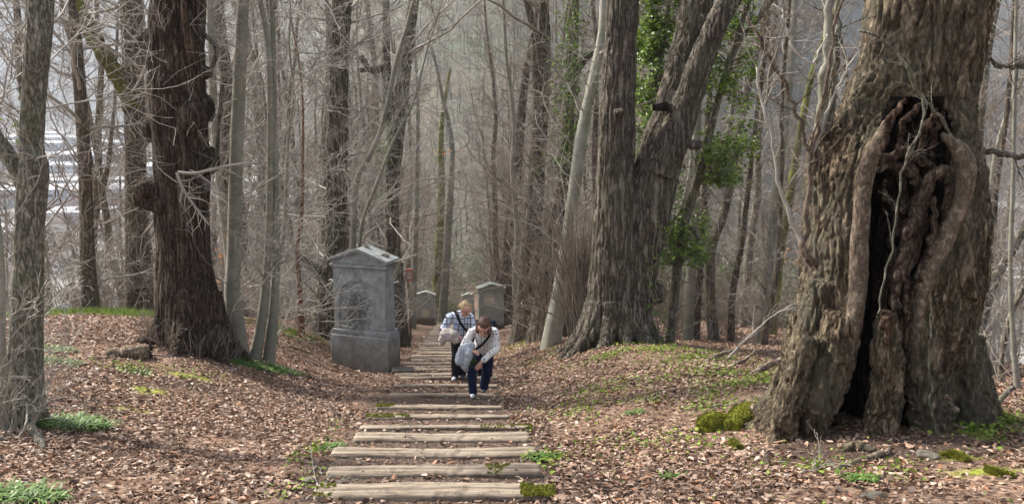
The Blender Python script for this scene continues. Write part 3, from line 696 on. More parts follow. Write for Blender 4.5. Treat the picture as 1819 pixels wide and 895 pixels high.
right = [
 ([(1222, 330, 11), (1200, 400, 14), (1180, 450, 16), (1160, 500, 18), (1152, 545, 20), (1160, 610, 14)], 27, 'beech_pale', 'pale slanting stem just right of the double trunked lime'),
 ([(1240, 200, 14), (1235, 380, 18), (1228, 480, 20), (1222, 600, 24)], 26, 'beech', 'upright light stem with a darker one beside it, right of the double lime'),
 ([(1258, 200, 11), (1250, 380, 13), (1243, 500, 14), (1236, 600, 17)], 26.6, 'bgdark', 'dark thin stem standing against the upright light one'),
 ([(1330, 150, 14), (1308, 260, 18), (1288, 370, 21), (1264, 440, 21), (1262, 520, 21), (1268, 606, 24)], 26, 'bgbark', 'olive brown trunk with a bend at mid height in the right wood'),
 ([(1345, 200, 9), (1330, 330, 11), (1318, 430, 12), (1302, 520, 14), (1298, 612, 16)], 25.6, 'bgdark', 'thin dark wavy stem in the middle of the right wood'),
 ([(1345, 350, 15), (1332, 440, 16), (1320, 565, 18)], 33, 'bgbark', 'straight trunk standing deeper behind the thin dark wavy stem'),
 ([(1405, 120, 16), (1385, 300, 20), (1372, 420, 21), (1360, 520, 23), (1350, 625, 28)], 24.8, 'beech', 'light upright trunk left of the hollow tree with a dark wavy companion'),
 ([(1388, 320, 9), (1384, 430, 10), (1378, 500, 11), (1362, 570, 13), (1356, 630, 18)], 24.2, 'bgdark', 'dark wavy companion stem hugging the light upright trunk'),
 ([(1398, 380, 18), (1385, 450, 20), (1372, 540, 22)], 30, 'mossbark', 'mossy green trunk leaning behind the light upright trunk'),
 ([(1290, 250, 11), (1240, 400, 14), (1215, 560, 17)], 31, 'bgbark', 'slanting trunk behind the upright light stem'),
 ([(1768, 20, 15), (1745, 180, 15), (1735, 330, 16), (1718, 520, 18), (1708, 660, 22)], 21, 'bgbark', 'greenish trunk showing close behind the right side of the hollow tree'),
 ([(1835, 360, 15), (1800, 440, 18), (1765, 500, 20), (1742, 580, 22), (1724, 700, 30)], 18.5, 'bgbark', 'curved trunk leaning out right behind the hollow tree root'),
 ([(1790, 190, 10), (1770, 330, 12), (1762, 450, 12), (1750, 560, 12), (1738, 620, 13)], 20, 'bgdark', 'dark forked sapling against the pale valley at right'),
 ([(1830, 480, 10), (1795, 560, 11), (1778, 640, 12), (1774, 740, 14)], 14.5, 'bgbark', 'thin leaning pole with a horizontal foot near the right edge'),
 ([(1800, 300, 9), (1795, 480, 10), (1800, 600, 11), (1802, 755, 14)], 13.5, 'beech', 'thin light upright pole near the right edge of the photo'),
]
for k, (px, Y_, mt, lab) in enumerate(right):
    hero('bare_tree', lab, px, Y_, mt, seed=40+k, sides=24, rows=100, ridge=.03, freq=14, sm='beech' in mt, flare=.5, lobes=3, flare_h=.4, low=26, low_len=1.5 if Y_ > 16 else .8, up=9, group='slender trees right of the path', twigmat='twig' if k % 2 else 'twig_brown')

# ---- the dark burred lime
def bark_disp(freq, amp, seed, st=.12, coarse=0.03):
    def f(co, no):
        q = co*np.array([freq, freq, freq*st]); w = fbm(co*np.array([1.2, 1.2, .7]), seed+5, 2)[:, None]*1.3
        n = np.abs(fbm(q+w, seed, 4)); d = (np.minimum(n*5, 1)-.6)*amp+coarse*fbm(co*2.2, seed+9, 3)
        n2 = fbm(co*np.array([freq*3, freq*3, freq*3*st*2]), seed+3, 2)*amp*.35
        return no*(d+n2)[:, None]
    return f
def root_tube(G_, base, ang, L_, r0, r1, rs, rise=.35, K=12, bend=.5):
    """a buttress root running out and down from the trunk foot"""
    a = ang+np.linspace(0, bend, K)*rs.uniform(-1, 1); s = np.linspace(0, L_, K)
    x = base[0]+np.cumsum(np.cos(a))*L_/K; y = base[1]+np.cumsum(np.sin(a))*L_/K
    z = Hs(x, y)+rise*2.2*np.exp(-s/(L_*.26))-.04-.15*(s/L_)**3
    p = np.stack([x, y, z], 1); r = r0+(r1-r0)*np.linspace(0, 1, K)**.7
    G_.tubes(p, r, 12, True)
p, r = px_line([(318, -20, 90), (314, 60, 94), (316, 180, 96), (322, 300, 92), (324, 400, 88), (328, 480, 96), (338, 560, 118), (344, 600, 132)], 16.8)
p, r = sink(p, r); p2, r2 = extend(p, r, 6, .5)
base = p[1].copy(); e = empty('lime_tree', base, 'massive dark lime trunk with burrs and a twiggy foot on the left bank', 'tree'); BURR = e
G_ = Geo(); rs = np.random.default_rng(5)
G_.tubes(*[q[None] for q in resample(p2, r2, 60)], sides=28, cap=True)
def bl(G_, u, v, w, Y_, sq=1.0, n=None):
    c_ = P(u, v, Y_); rr = w/2/pxm(c_); z = np.linspace(-1, 1, 9); G_.tubes(np.stack([c_[0]+z*0, c_[1]+z*0, c_[2]+z*rr*sq], 1), rr*np.sqrt(np.maximum(1-z*z, .02)), 16, True)
for u, v, w, dy, sq in [(266, 350, 60, -.1, .75), (262, 338, 44, -.3, .8), (283, 335, 50, 0, 1), (268, 345, 32, -.1, 1), (288, 365, 46, -.3, .7), (262, 72, 30, 0, 1.2), (275, 100, 40, .0, 1.5), (365, 130, 26, 0, 1), (368, 190, 28, 0, 1.8), (372, 285, 30, -.1, 1.6), (270, 230, 34, 0, 1.5), (300, 150, 40, -.35, 1.2), (340, 210, 50, -.35, 1.3)]:
    bl(G_, u, v, w, 16.8+dy, sq)
for a in np.arange(7)*.9+.2: root_tube(G_, base+np.array([.22*math.cos(a), .22*math.sin(a), 0]), a, 1.0, .24, .05, rs, .5)
G_.V = [v-base for v in G_.V]
me = remesh(G_, 'trunk', M['lime_dark'], .02, 3, bark_disp(13, .034, 3, .08, .05)); link('trunk', me, e)
tp, tr = resample(p2-base, r2, 60)
C_ = crown_geo(tp, tr, rs, f0=.75, n1=10, n2=50, n3=220, n4=600, l1=.3)
a, ra = spawn(tp[None], tr[None], 46, .25, .85, lambda t, L_: 1.3+0*t, 1.2, 9, .03, .16, rs, .05, .007); b_, rb = spawn(a, ra, 260, .1, 1, lambda t, L_: L_*.5, .8, 5, .02, .2, rs, .6, .004); c_, rc = spawn(b_, rb, 700, .1, 1, lambda t, L_: L_*.5, .8, 4, .02, .2, rs, .6, .0035)
for q in ((a, ra, 5), (b_, rb, 3), (c_, rc, 3)): C_.tubes(*q)
link('crown', C_.build('crown', M['twig']), e)
def suckers(n, seed, hgt, ringr, base, mt='twig_brown'):
    rs = np.random.default_rng(seed); K = 6; a = rs.uniform(0, 6.28, n); rr = ringr*rs.uniform(.85, 1.25, n)
    P_ = np.empty((n, K, 3)); P_[:, 0] = np.stack([np.cos(a)*rr, np.sin(a)*rr, np.full(n, -.05)], 1); P_[:, 0, 2] += Hs(P_[:, 0, 0]+base[0], P_[:, 0, 1]+base[1])-base[2]
    d = np.stack([np.cos(a)*.35, np.sin(a)*.35, np.ones(n)], 1); st = (hgt*rs.uniform(.3, 1.1, n)/(K-1))[:, None]
    for k in range(1, K): d = d+.15*rs.normal(size=(n, 3)); d /= np.linalg.norm(d, axis=1, keepdims=True); P_[:, k] = P_[:, k-1]+d*st
    Ra = np.linspace(1, .4, K)[None]*rs.uniform(.004, .011, n)[:, None]; g_ = Geo(); g_.tubes(P_, Ra, 4)
    b_, rb = spawn(P_, Ra, n*3, .1, 1, lambda t, L_: L_*.4, .6, 4, .03, .15, rs, .7, .003); g_.tubes(b_, rb, 3); return g_.build('suckers', M[mt])
tag(link('basal_shoots', suckers(150, 8, .75, .62, base), e), 'brown twiggy shoots round the trunk foot')
# hanging torn strip of bark
q, qr = px_line([(326, 5, 10), (330, 40, 12), (336, 80, 14), (340, 105, 10)], 16.2); g_ = Geo(); g_.tubes(*[x[None] for x in resample(q-base, qr, 20)], sides=10, cap=True); link('torn_limb', g_.build('torn_limb', M['wood_red']), e)
for px_, ww in (([(395, 150), (388, 230), (384, 280), (372, 300)], 7), ([(362, 60), (385, 90), (372, 130)], 8)):
    q, qr = px_line([(a, b, ww) for a, b in px_], 16.5); g_ = Geo(); g_.tubes(*[x[None] for x in resample(q-base, qr, 20)], sides=8, cap=True); link('shoot', g_.build('shoot', M['lime']), e)
q, qr = px_line([(460, 290, 5), (420, 292, 5), (380, 300, 6), (345, 308, 6), (316, 306, 6)], 16.0); g_ = Geo(); tb = resample(q-base, qr, 20); g_.tubes(*[x[None] for x in tb], sides=6)
q, qr = px_line([(372, 400, 3), (345, 365, 4), (325, 335, 5), (314, 306, 6)], 15.9); tb2 = resample(q-base, qr, 20); g_.tubes(*[x[None] for x in tb2], sides=6)
a, ra = spawn(np.stack([tb[0], tb2[0]]), np.stack([tb[1], tb2[1]]), 34, .1, 1, lambda t, L_: .45+0*t, .8, 5, 0, .2, rs, .6, .0035); g_.tubes(a, ra, 4); link('pale_branch', g_.build('pale_branch', M['twig']), e)

# ---- the double lime on the mound
Yd = 20.0
pA, rA = px_line([(1108, -30, 56), (1103, 80, 60), (1098, 170, 64), (1093, 300, 70), (1090, 450, 84), (1085, 560, 98), (1085, 602, 116)], Yd)
pB, rB = px_line([(1245, -30, 58, .4), (1228, 60, 62, .4), (1205, 160, 66, .3), (1178, 260, 84, .2), (1150, 360, 92, .1), (1125, 470, 92), (1112, 560, 96), (1108, 602, 104)], Yd+.15)
pC, rC = px_line([(1312, -30, 40, -.2), (1275, 40, 42, -.2), (1245, 110, 44, -.1), (1222, 180, 50), (1195, 250, 60), (1170, 310, 60)], Yd)
base = pA[0].copy(); base[2] = Hz(*base[:2]); e = empty('lime_tree', base, 'great double trunked lime on the mossy mound right of the path', 'tree'); DBL = e
G_ = Geo()
for (p, r, s) in ((pA, rA, 1), (pB, rB, 1), (pC, rC, 0)):
    r = r*.95
    if s: p, r = sink(p, r)
    p, r = extend(p, r, 5, .6); G_.tubes(*[q[None] for q in resample(p, r, 70)], sides=28, cap=True)
rs = np.random.default_rng(12)
for k, a in enumerate([2.6, 3.2, 3.8, 4.4, 4.9, 5.4, 6.0, .5, 1.4]):
    root_tube(G_, base+np.array([.12+.34*math.cos(a), .28*math.sin(a), 0]), a, [1.6, 1.2, 1.3, 1.05, .95, 1.05, .95, .9, .9][k], .27, .04, rs, .42, bend=.6)
bl(G_, 1184, 190, 26, Yd-.1, .6); bl(G_, 1235, 258, 26, Yd-.2, .7); bl(G_, 1100, 200, 20, Yd-.4, .7); bl(G_, 1165, 520, 34, Yd, 1.2)
G_.V = [v-base for v in G_.V]
link('trunk', remesh(G_, 'trunk', M['lime'], .021, 3, bark_disp(12, .034, 13, .10, .045)), e)
g_ = None
for p, r in ((pA, rA), (pB, rB), (pC, rC)):
    p, r = extend(p, r, 8, .4); tp, tr = resample(p-base, r, 50); c0 = crown_geo(tp, tr, rs, f0=.7, n1=7, n2=35, n3=150, n4=400)
    a, ra = spawn(tp[None], tr[None], 16, .3, .8, lambda t, L_: 1.2+0*t, 1.2, 8, .02, .15, rs, .06, .006); b_, rb = spawn(a, ra, 80, .1, 1, lambda t, L_: L_*.5, .8, 5, .02, .2, rs, .6, .004); c0.tubes(a, ra, 4); c0.tubes(b_, rb, 3)
    if g_ is None: g_ = c0
    else: g_.add(np.concatenate(c0.V), [f for l in c0.F.values() for f in l])
link('crown', g_.build('crown', M['twig_brown']), e)
# ring of sawn stub with bracket (dark)
nb = P(1172, 192, Yd-.35); g_ = Geo(); g_.tubes(np.array([nb+[-.10, .02, .0], nb+[.16, .2, .03]])[None], np.array([[.065, .10]]), 14, True); link('sawn_stub', g_.build('sawn_stub', M['wood_dark']), e, tuple(-base))
# ---- the hollow lime
Yh = 10.0
rowsH = [(-60, 1550, 1775), (0, 1546, 1757), (100, 1534, 1740), (180, 1506, 1722), (240, 1462, 1722), (300, 1440, 1738), (400, 1434, 1742), (500, 1430, 1735), (600, 1426, 1712), (680, 1418, 1696), (740, 1436, 1686), (800, 1446, 1680), (900, 1450, 1680)]
rowsH = np.array(rowsH, float)
cavH = np.array([(150, 1600, 1620, 1650), (180, 1590, 1640, 1672), (230, 1570, 1604, 1702), (300, 1550, 1598, 1714), (400, 1540, 1590, 1694), (500, 1536, 1586, 1662), (560, 1524, 1580, 1648), (640, 1500, 1562, 1640), (700, 1486, 1556, 1636), (760, 1482, 1560, 1630), (900, 1482, 1560, 1630)], float)
def hollow_trunk(Gh, n=420, rows=260):
    vs = np.linspace(-60, 880, rows); V_ = []
    a = np.linspace(0, 2*math.pi, n, endpoint=False); s = np.cos(a); q = np.sin(a)
    for v in vs:
        l = np.interp(v, rowsH[:, 0], rowsH[:, 1]); r_ = np.interp(v, rowsH[:, 0], rowsH[:, 2]); c_ = (l+r_)/2; hw = (r_-l)/2
        P0 = P(c_, v, Yh); k = pxm(P0); rx = hw/k; ry = min(rx, .95)*.92
        y = Yh-q*ry                              # q>0 is the front
        dep = y*cp-P0[2]*sp_; px = W0/2+F*(P0[0]+s*rx)/dep; vf = H0/2-F*(y*sp_+P0[2]*cp)/dep
        cl = np.interp(vf, cavH[:, 0], cavH[:, 1]); cm = np.interp(vf, cavH[:, 0], cavH[:, 2]); cr = np.interp(vf, cavH[:, 0], cavH[:, 3])
        cl = cl+5*np.sin(vf*.045); cr = cr+6*np.sin(vf*.03+1)
        e_ = sstep(168, 225, vf)
        m1 = sstep(cl-3, cl+9, px)*(1-sstep(cm-6, cm+14, px)); m2 = sstep(cm-14, cm+10, px)*(1-sstep(cr-16, cr+2, px))
        m2 *= 1-.0*v
        D = (m1*1.62*ry+m2*np.where(vf < 560, .66, .5)*ry)*e_
        y = np.where(q > 0, np.minimum(y+D, Yh+.55*ry), y)
        x = P0[0]+s*rx; z = np.full(n, P0[2])
        V_.append(np.stack([x, y, z], 1))
    # straighten bottom rows below ground
    V_ = np.array(V_); idx = np.arange(rows*n).reshape(rows, n)
    qd = np.stack([idx[:-1], idx[1:], np.roll(idx[1:], -1, 1), np.roll(idx[:-1], -1, 1)], -1).reshape(-1, 4)
    Gh.add(V_.reshape(-1, 3), [qd, idx[0][None], idx[-1][None, ::-1]])
Gh = Geo(); hollow_trunk(Gh)
up_, ur_ = px_line([(1700, -420, 150), (1668, -200, 190), (1660, -30, 200)], Yh); Gh.tubes(*[q[None] for q in resample(up_, ur_, 30)], sides=28, cap=True)
def addpx(G_, px, Y_, sides=14, n=24):
    q, qr = px_line(px, Y_); G_.tubes(*[x[None] for x in resample(q, qr, n)], sides=sides, cap=True)
for px_, yy in [([(1468, 500, 60), (1450, 620, 84), (1424, 710, 82), (1380, 778, 68), (1335, 832, 46)], 9.7), ([(1446, 600, 50), (1420, 680, 50), (1372, 745, 46), (1322, 784, 34), (1282, 822, 24)], 9.9),
                ([(1500, 560, 60), (1475, 650, 74), (1448, 730, 62), (1440, 790, 46), (1436, 850, 40)], 9.35), ([(1436, 600, 34), (1414, 690, 44), (1388, 770, 44), (1370, 850, 34)], 9.3),
                ([(1690, 560, 70), (1700, 660, 84), (1718, 730, 76), (1748, 785, 56), (1785, 850, 30)], 9.7), ([(1720, 600, 50), (1735, 700, 56), (1775, 790, 40), (1810, 860, 20)], 10.3),
                ([(1572, 556, 30), (1574, 600, 46), (1577, 660, 56), (1572, 720, 56), (1564, 800, 60)], 9.22), ([(1640, 560, 50), (1640, 660, 60), (1652, 740, 60), (1650, 820, 50)], 9.3),
                ([(1420, 560, 24), (1398, 660, 30), (1360, 722, 30), (1310, 765, 24), (1270, 795, 18)], 10.4)]:
    addpx(Gh, px_, yy)
addpx(Gh, [(1462, 236, 42), (1466, 262, 60), (1475, 320, 70)], 9.9)        # stub that carries the shoots
addpx(Gh, [(1716, 480, 30), (1718, 506, 40), (1716, 530, 28)], 9.35)       # knob
base = P(1545, 760, Yh); base[2] = Hz(base[0], base[1]); e = empty('hollow_lime_tree', base, 'huge old lime with a tall dark hollow and spreading roots, at the right', 'tree'); HOL = e
Gh.V = [v-base for v in Gh.V]
def hdisp(co, no):
    w = fbm(co*1.8, 71, 2)[:, None]*1.2
    q = co*np.array([6.5, 6.5, 1.9])+w; n = np.abs(fbm(q, 72, 4)); q2 = co*np.array([16, 16, 7.0]); n2 = fbm(q2, 75, 3)
    n3 = fbm(co*np.array([34, 34, 17.0]), 79, 2); n4 = np.abs(fbm(co*np.array([15, 15, 5.0])+w, 83, 3)); d = (np.minimum(n*6, 1)-.55)*.045+(np.minimum(n4*5, 1)-.6)*.022+n2*.02+n3*.014+.035*fbm(co*2.0, 77, 3)
    return no*d[:, None]
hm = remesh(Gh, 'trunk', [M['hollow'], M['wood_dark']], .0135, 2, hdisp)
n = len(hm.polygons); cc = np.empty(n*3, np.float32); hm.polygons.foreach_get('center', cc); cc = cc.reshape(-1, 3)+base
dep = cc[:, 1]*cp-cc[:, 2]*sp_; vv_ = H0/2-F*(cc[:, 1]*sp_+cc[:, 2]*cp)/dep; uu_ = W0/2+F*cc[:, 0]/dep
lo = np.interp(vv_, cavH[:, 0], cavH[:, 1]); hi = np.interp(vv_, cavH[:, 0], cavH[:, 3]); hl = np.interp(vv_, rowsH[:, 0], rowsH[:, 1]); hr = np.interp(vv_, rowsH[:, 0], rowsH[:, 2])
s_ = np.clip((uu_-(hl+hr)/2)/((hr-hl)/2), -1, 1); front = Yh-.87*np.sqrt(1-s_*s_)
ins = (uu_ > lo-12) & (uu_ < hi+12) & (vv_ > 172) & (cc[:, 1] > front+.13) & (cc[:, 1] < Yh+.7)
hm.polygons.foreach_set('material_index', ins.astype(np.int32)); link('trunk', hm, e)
def part(name, pxs, mt, sides=14, n=30, wob=0, lbl=None):
    rs = np.random.default_rng(len(pxs)*7+len(name)); g_ = Geo(); px, yy = pxs
    q, qr = px_line(px, yy); q, qr = resample(q-base, qr, n)
    if wob: q = q+wob*np.stack([fbm(np.stack([np.arange(n)*.35, np.full(n, rs.uniform(0, 90)), np.full(n, k)], 1), 3, 2) for k in (1., 5., 9.)], 1)
    qr = qr*(1+.07*np.sin(np.arange(n)*.45+rs.uniform(0, 6))); g_.tubes(q[None], qr[None], sides, True)
    big = qr.max() > .045
    o = link(name, remesh(g_, name, M[mt], .014, 1, lambda co, no: no*(.022*fbm(co*np.array([9, 9, 4.0]), 15, 3)+.012*fbm(co*np.array([26, 26, 12.0]), 16, 2))[:, None]) if big else g_.build(name, M[mt]), e)
    if lbl: o['label'] = lbl
    return o
part('callus_lip', ([(1592, 200, 10), (1560, 250, 26), (1540, 300, 32), (1528, 400, 32), (1524, 500, 30), (1514, 590, 28), (1492, 680, 22), (1480, 735, 14)], 9.24), 'callus', lbl='smooth pale left lip of the hollow')
part('callus_lip', ([(1672, 238, 10), (1700, 262, 26), (1716, 300, 36), (1706, 360, 34), (1680, 420, 34), (1655, 470, 34), (1640, 520, 32), (1630, 600, 28), (1632, 680, 24)], 9.24), 'callus', lbl='smooth thick right lip of the hollow')
for k, (px_, yy, mt) in enumerate([
    ([(1640, 182, 7), (1614, 206, 12), (1598, 250, 10), (1590, 300, 4)], 9.26, 'wood_red'), ([(1664, 194, 8), (1648, 222, 14), (1636, 262, 10), (1638, 292, 4)], 9.36, 'wood_red'), ([(1610, 176, 6), (1588, 200, 12), (1574, 244, 11), (1562, 292, 4)], 9.16, 'wood_red'), ([(1676, 200, 6), (1664, 230, 12), (1656, 262, 9), (1660, 285, 4)], 9.4, 'wood_red'),
    ([(1560, 285, 16), (1590, 272, 18), (1620, 275, 18), (1655, 300, 18), (1668, 320, 14)], 9.42, 'wood_dark'), ([(1682, 296, 20), (1660, 310, 22), (1640, 340, 22), (1620, 400, 22), (1600, 470, 22), (1590, 550, 18)], 9.3, 'wood_dark'),
    ([(1690, 330, 18), (1675, 400, 20), (1650, 460, 18), (1620, 520, 16), (1610, 620, 16)], 9.36, 'wood_dark'), ([(1600, 300, 14), (1605, 340, 16), (1590, 400, 14), (1580, 480, 14), (1570, 560, 12)], 9.6, 'wood_dark'),
    ([(1620, 290, 12), (1628, 330, 12), (1618, 380, 14), (1600, 430, 12), (1585, 520, 12)], 9.5, 'wood_dark'), ([(1650, 330, 14), (1640, 390, 16), (1622, 450, 16), (1604, 540, 16), (1600, 640, 20)], 9.42, 'wood_dark'),
    ([(1575, 320, 8), (1572, 350, 10), (1600, 372, 10), (1640, 350, 10)], 9.5, 'wood_dark'), ([(1575, 556, 24), (1578, 584, 22), (1580, 610, 10)], 9.14, 'wood_red'), ([(1705, 320, 16), (1690, 370, 26), (1655, 440, 24), (1625, 520, 20), (1612, 600, 22), (1610, 700, 24)], 9.45, 'wood_dark'), ([(1560, 300, 10), (1590, 292, 16), (1622, 310, 20), (1640, 345, 18), (1632, 400, 16)], 9.4, 'wood_dark'), ([(1618, 420, 8), (1605, 480, 9), (1612, 560, 8)], 9.3, 'wood_dark'), ([(1660, 350, 10), (1655, 420, 12), (1630, 500, 12)], 9.3, 'wood_dark')]):
    part('inner_root' if mt == 'wood_dark' else 'torn_wood', (px_, yy-.1), 'strand' if mt == 'wood_dark' else mt, wob=.07, n=40)
# shoots and twigs of the hollow tree
def shoots(name, lines, Y_, mt, n2=8, l2=.35, seed=1, fine=.0035):
    rs = np.random.default_rng(seed); g_ = Geo(); Ps = []; Rs = []
    for px_ in lines:
        q, qr = px_line(px_, Y_); q, qr = resample(q-base, qr, 24); q = q+.012*rs.normal(size=q.shape); Ps.append(q); Rs.append(qr); g_.tubes(q[None], qr[None], 8, True)
    if n2:
        a, ra = spawn(np.array(Ps), np.array(Rs), n2*len(lines), .25, 1, lambda t, L_: l2+0*t, .7, 7, .02, .14, rs, .5, fine); b_, rb = spawn(a, ra, n2*len(lines)*3, .1, 1, lambda t, L_: L_*.5, .7, 4, .02, .2, rs, .6, fine*.8)
        g_.tubes(a, ra, 4); g_.tubes(b_, rb, 3)
    return link(name, g_.build(name, M[mt]), e)
shoots('shoot', [[(1476, -60, 14), (1470, 60, 16), (1464, 150, 18), (1458, 240, 22)]], 9.8, 'beech', 6, .5, 1)
shoots('shoot', [[(1494, -60, 9), (1488, 60, 11), (1482, 150, 13), (1472, 240, 16)]], 9.85, 'greybark', 6, .5, 2)
shoots('shoot', [[(1500, -40, 5), (1484, 60, 6), (1468, 150, 8), (1455, 230, 8), (1440, 275, 9), (1436, 340, 10), (1430, 400, 11), (1428, 440, 13), (1440, 470, 16)]], 9.5, 'callus', 8, .6, 3)
shoots('shoot', [[(1330, 30, 4), (1360, 95, 6), (1395, 150, 7), (1418, 215, 8), (1436, 270, 9)]], 9.5, 'wood_red' if 0 else 'callus', 12, .6, 4)
shoots('shoot', [[(1345, 120, 4), (1350, 170, 5), (1375, 250, 6), (1385, 330, 7), (1412, 400, 8), (1432, 462, 10)]], 9.5, 'twig', 8, .5, 5)
shoots('shoot', [[(1530, 80, 3), (1490, 150, 4), (1460, 230, 6), (1440, 280, 8)], [(1385, 0, 3), (1400, 60, 5), (1440, 110, 4), (1470, 60, 3)]], 9.5, 'twig', 8, .4, 6)
shoots('hanging_branch', [[(1528, 50, 5), (1560, 66, 6), (1600, 100, 7), (1622, 140, 7), (1640, 172, 7), (1665, 200, 6), (1700, 255, 5)], [(1640, 172, 5), (1634, 230, 5), (1605, 300, 4.5), (1596, 350, 4), (1590, 420, 4), (1570, 500, 4), (1560, 560, 3)]], 8.9, 'greybark', 9, .3, 7, .0025)
shoots('shoot', [[(1656, 545, 3), (1650, 620, 4), (1652, 700, 4), (1672, 800, 3)]], 8.95, 'greybark', 0)
shoots('shoot', [[(1850, 110, 5), (1790, 120, 6), (1725, 95, 7)], [(1860, 285, 9), (1790, 275, 10), (1738, 265, 11)]], 9.9, 'bgbark', 6, .5, 9)
tp, tr = px_line([(1730, -900, 80), (1715, -650, 120), (1700, -420, 150), (1668, -200, 190)], Yh); tp, tr = resample(tp-base, tr, 40)
rs = np.random.default_rng(77); link('crown', crown_geo(tp, tr, rs, f0=.1, n1=10, n2=50, n3=220, n4=600, l1=.7).build('crown', M['twig']), e)
def moss_cushion(name, label, px, seed, w, dens=5200, parent=None, rel=None):
    rs = np.random.default_rng(seed); p = np.array([G(u, v) for u, v in px]); K = len(p)
    g_ = Geo(); q, qr = resample(p+np.array([0, 0, .02]), np.array(w), 24); g_.tubes(q[None]-p[0], qr[None], 14, True)
    me_ = remesh(g_, name, M['moss'], .018, 3, lambda co, no: no*(.03*fbm(co*9, seed, 3))[:, None])
    n = len(me_.vertices); co = np.empty(n*3, np.float32); me_.vertices.foreach_get('co', co); co = co.reshape(-1, 3); no = np.empty(n*3, np.float32); me_.vertices.foreach_get('normal', no); no = no.reshape(-1, 3)
    k = rs.integers(0, n, dens); c_ = co[k]+rs.normal(0, .006, (dens, 3)); nn = no[k]; t = rs.normal(size=(dens, 3)); t /= np.linalg.norm(t, axis=1, keepdims=True)
    tri = np.stack([c_-t*.008-nn*.004, c_+t*.008-nn*.004, c_+nn*.018+t*.006*rs.normal(size=(dens, 1))], 1)
    o = link(name, me_, None, tuple(p[0])); tag(o, label, 'moss')
    g2 = Geo(); g2.add(tri.reshape(-1, 3), [np.arange(3*dens).reshape(-1, 3)]); link('moss_leaves', g2.build('moss_leaves', M['mossleaf'], False), o)
moss_cushion('moss_cushion', 'round bright moss cushion at the far left root tip of the hollow lime', [(1240, 765), (1262, 762), (1290, 758)], 1, [.11, .15, .11])
moss_cushion('moss_cushion', 'long bright moss cushion lying against the hollow lime root', [(1298, 765), (1318, 748), (1338, 738)], 2, [.10, .15, .14], 7000)
for k, px_ in enumerate([[(1300, 790), (1312, 800)], [(1672, 812), (1700, 815), (1718, 822)], [(1752, 835), (1775, 845), (1800, 850)]]):
    moss_cushion('moss_cushion', ['small moss cushion at the foot of the left root of the hollow lime', 'flat moss mat on the soil before the hollow lime, left of two', 'flat moss mat on the soil before the hollow lime, right of two'][k], px_, 5+k, [.04, .045] if k == 0 else [.02, .035, .02], 2500)

# ------------------------------------------------------------------ steles
m, nt, b = newmat('weathered_stone', .9, .15)
w = coords(nt); geo_ = nt.nodes.new('ShaderNodeTexCoord'); sp = nt.nodes.new('ShaderNodeSeparateXYZ'); L(nt, geo_.outputs['Object'], sp.inputs[0])
n1 = noise(nt, w, 5, 7, .7); n2 = noise(nt, w, 1.6, 4, .6); n3 = noise(nt, w, 26, 4, .7)
c = ramp(nt, n1, [(.3, (.17, .178, .172)), (.5, (.27, .28, .272)), (.72, (.38, .39, .375))])
hz = ramp(nt, mth(nt, 'ADD', sp.outputs['Z'], mth(nt, 'MULTIPLY', n2, .9)), [(.9, g(1)), (1.0, g(1))])
low = nd(nt, 'MapRange', i_1=.5, i_2=1.6, i_3=1.0, i_4=0.0); L(nt, mth(nt, 'ADD', sp.outputs['Z'], mth(nt, 'MULTIPLY', n2, .8)), low.inputs[0])
c = mix(nt, mth(nt, 'MULTIPLY', low.outputs[0], .85), c, ramp(nt, n1, [(.3, (.055, .042, .028)), (.55, (.13, .105, .072)), (.75, (.20, .165, .115))]))
# dark lichen stains in the middle of the panel
gx_ = mth(nt, 'MULTIPLY', mth(nt, 'ADD', sp.outputs['X'], .08), 2.4); gz_ = mth(nt, 'MULTIPLY', mth(nt, 'SUBTRACT', sp.outputs['Z'], 1.55), 1.5)
rr_ = mth(nt, 'SQRT', mth(nt, 'ADD', mth(nt, 'MULTIPLY', gx_, gx_), mth(nt, 'MULTIPLY', gz_, gz_)))
st = mth(nt, 'SUBTRACT', mth(nt, 'MULTIPLY', noise(nt, w, 11.0, 7, .8), 1.5), mth(nt, 'MULTIPLY', rr_, .42))
c = mix(nt, ramp(nt, st, [(.40, g(0)), (.58, g(.72))]), c, (.05, .047, .036))
c = mix(nt, ramp(nt, n3, [(.62, g(0)), (.72, g(.5))]), c, (.045, .043, .036))
c = mix(nt, ramp(nt, noise(nt, w, 2.2, 6, .7), [(.6, g(0)), (.72, g(.55))]), c, (.12, .14, .07))
L(nt, c, b.inputs['Base Color']); bump(nt, b, mth(nt, 'ADD', n1, mth(nt, 'MULTIPLY', n3, .5)), .5, .015); M['stone'] = m
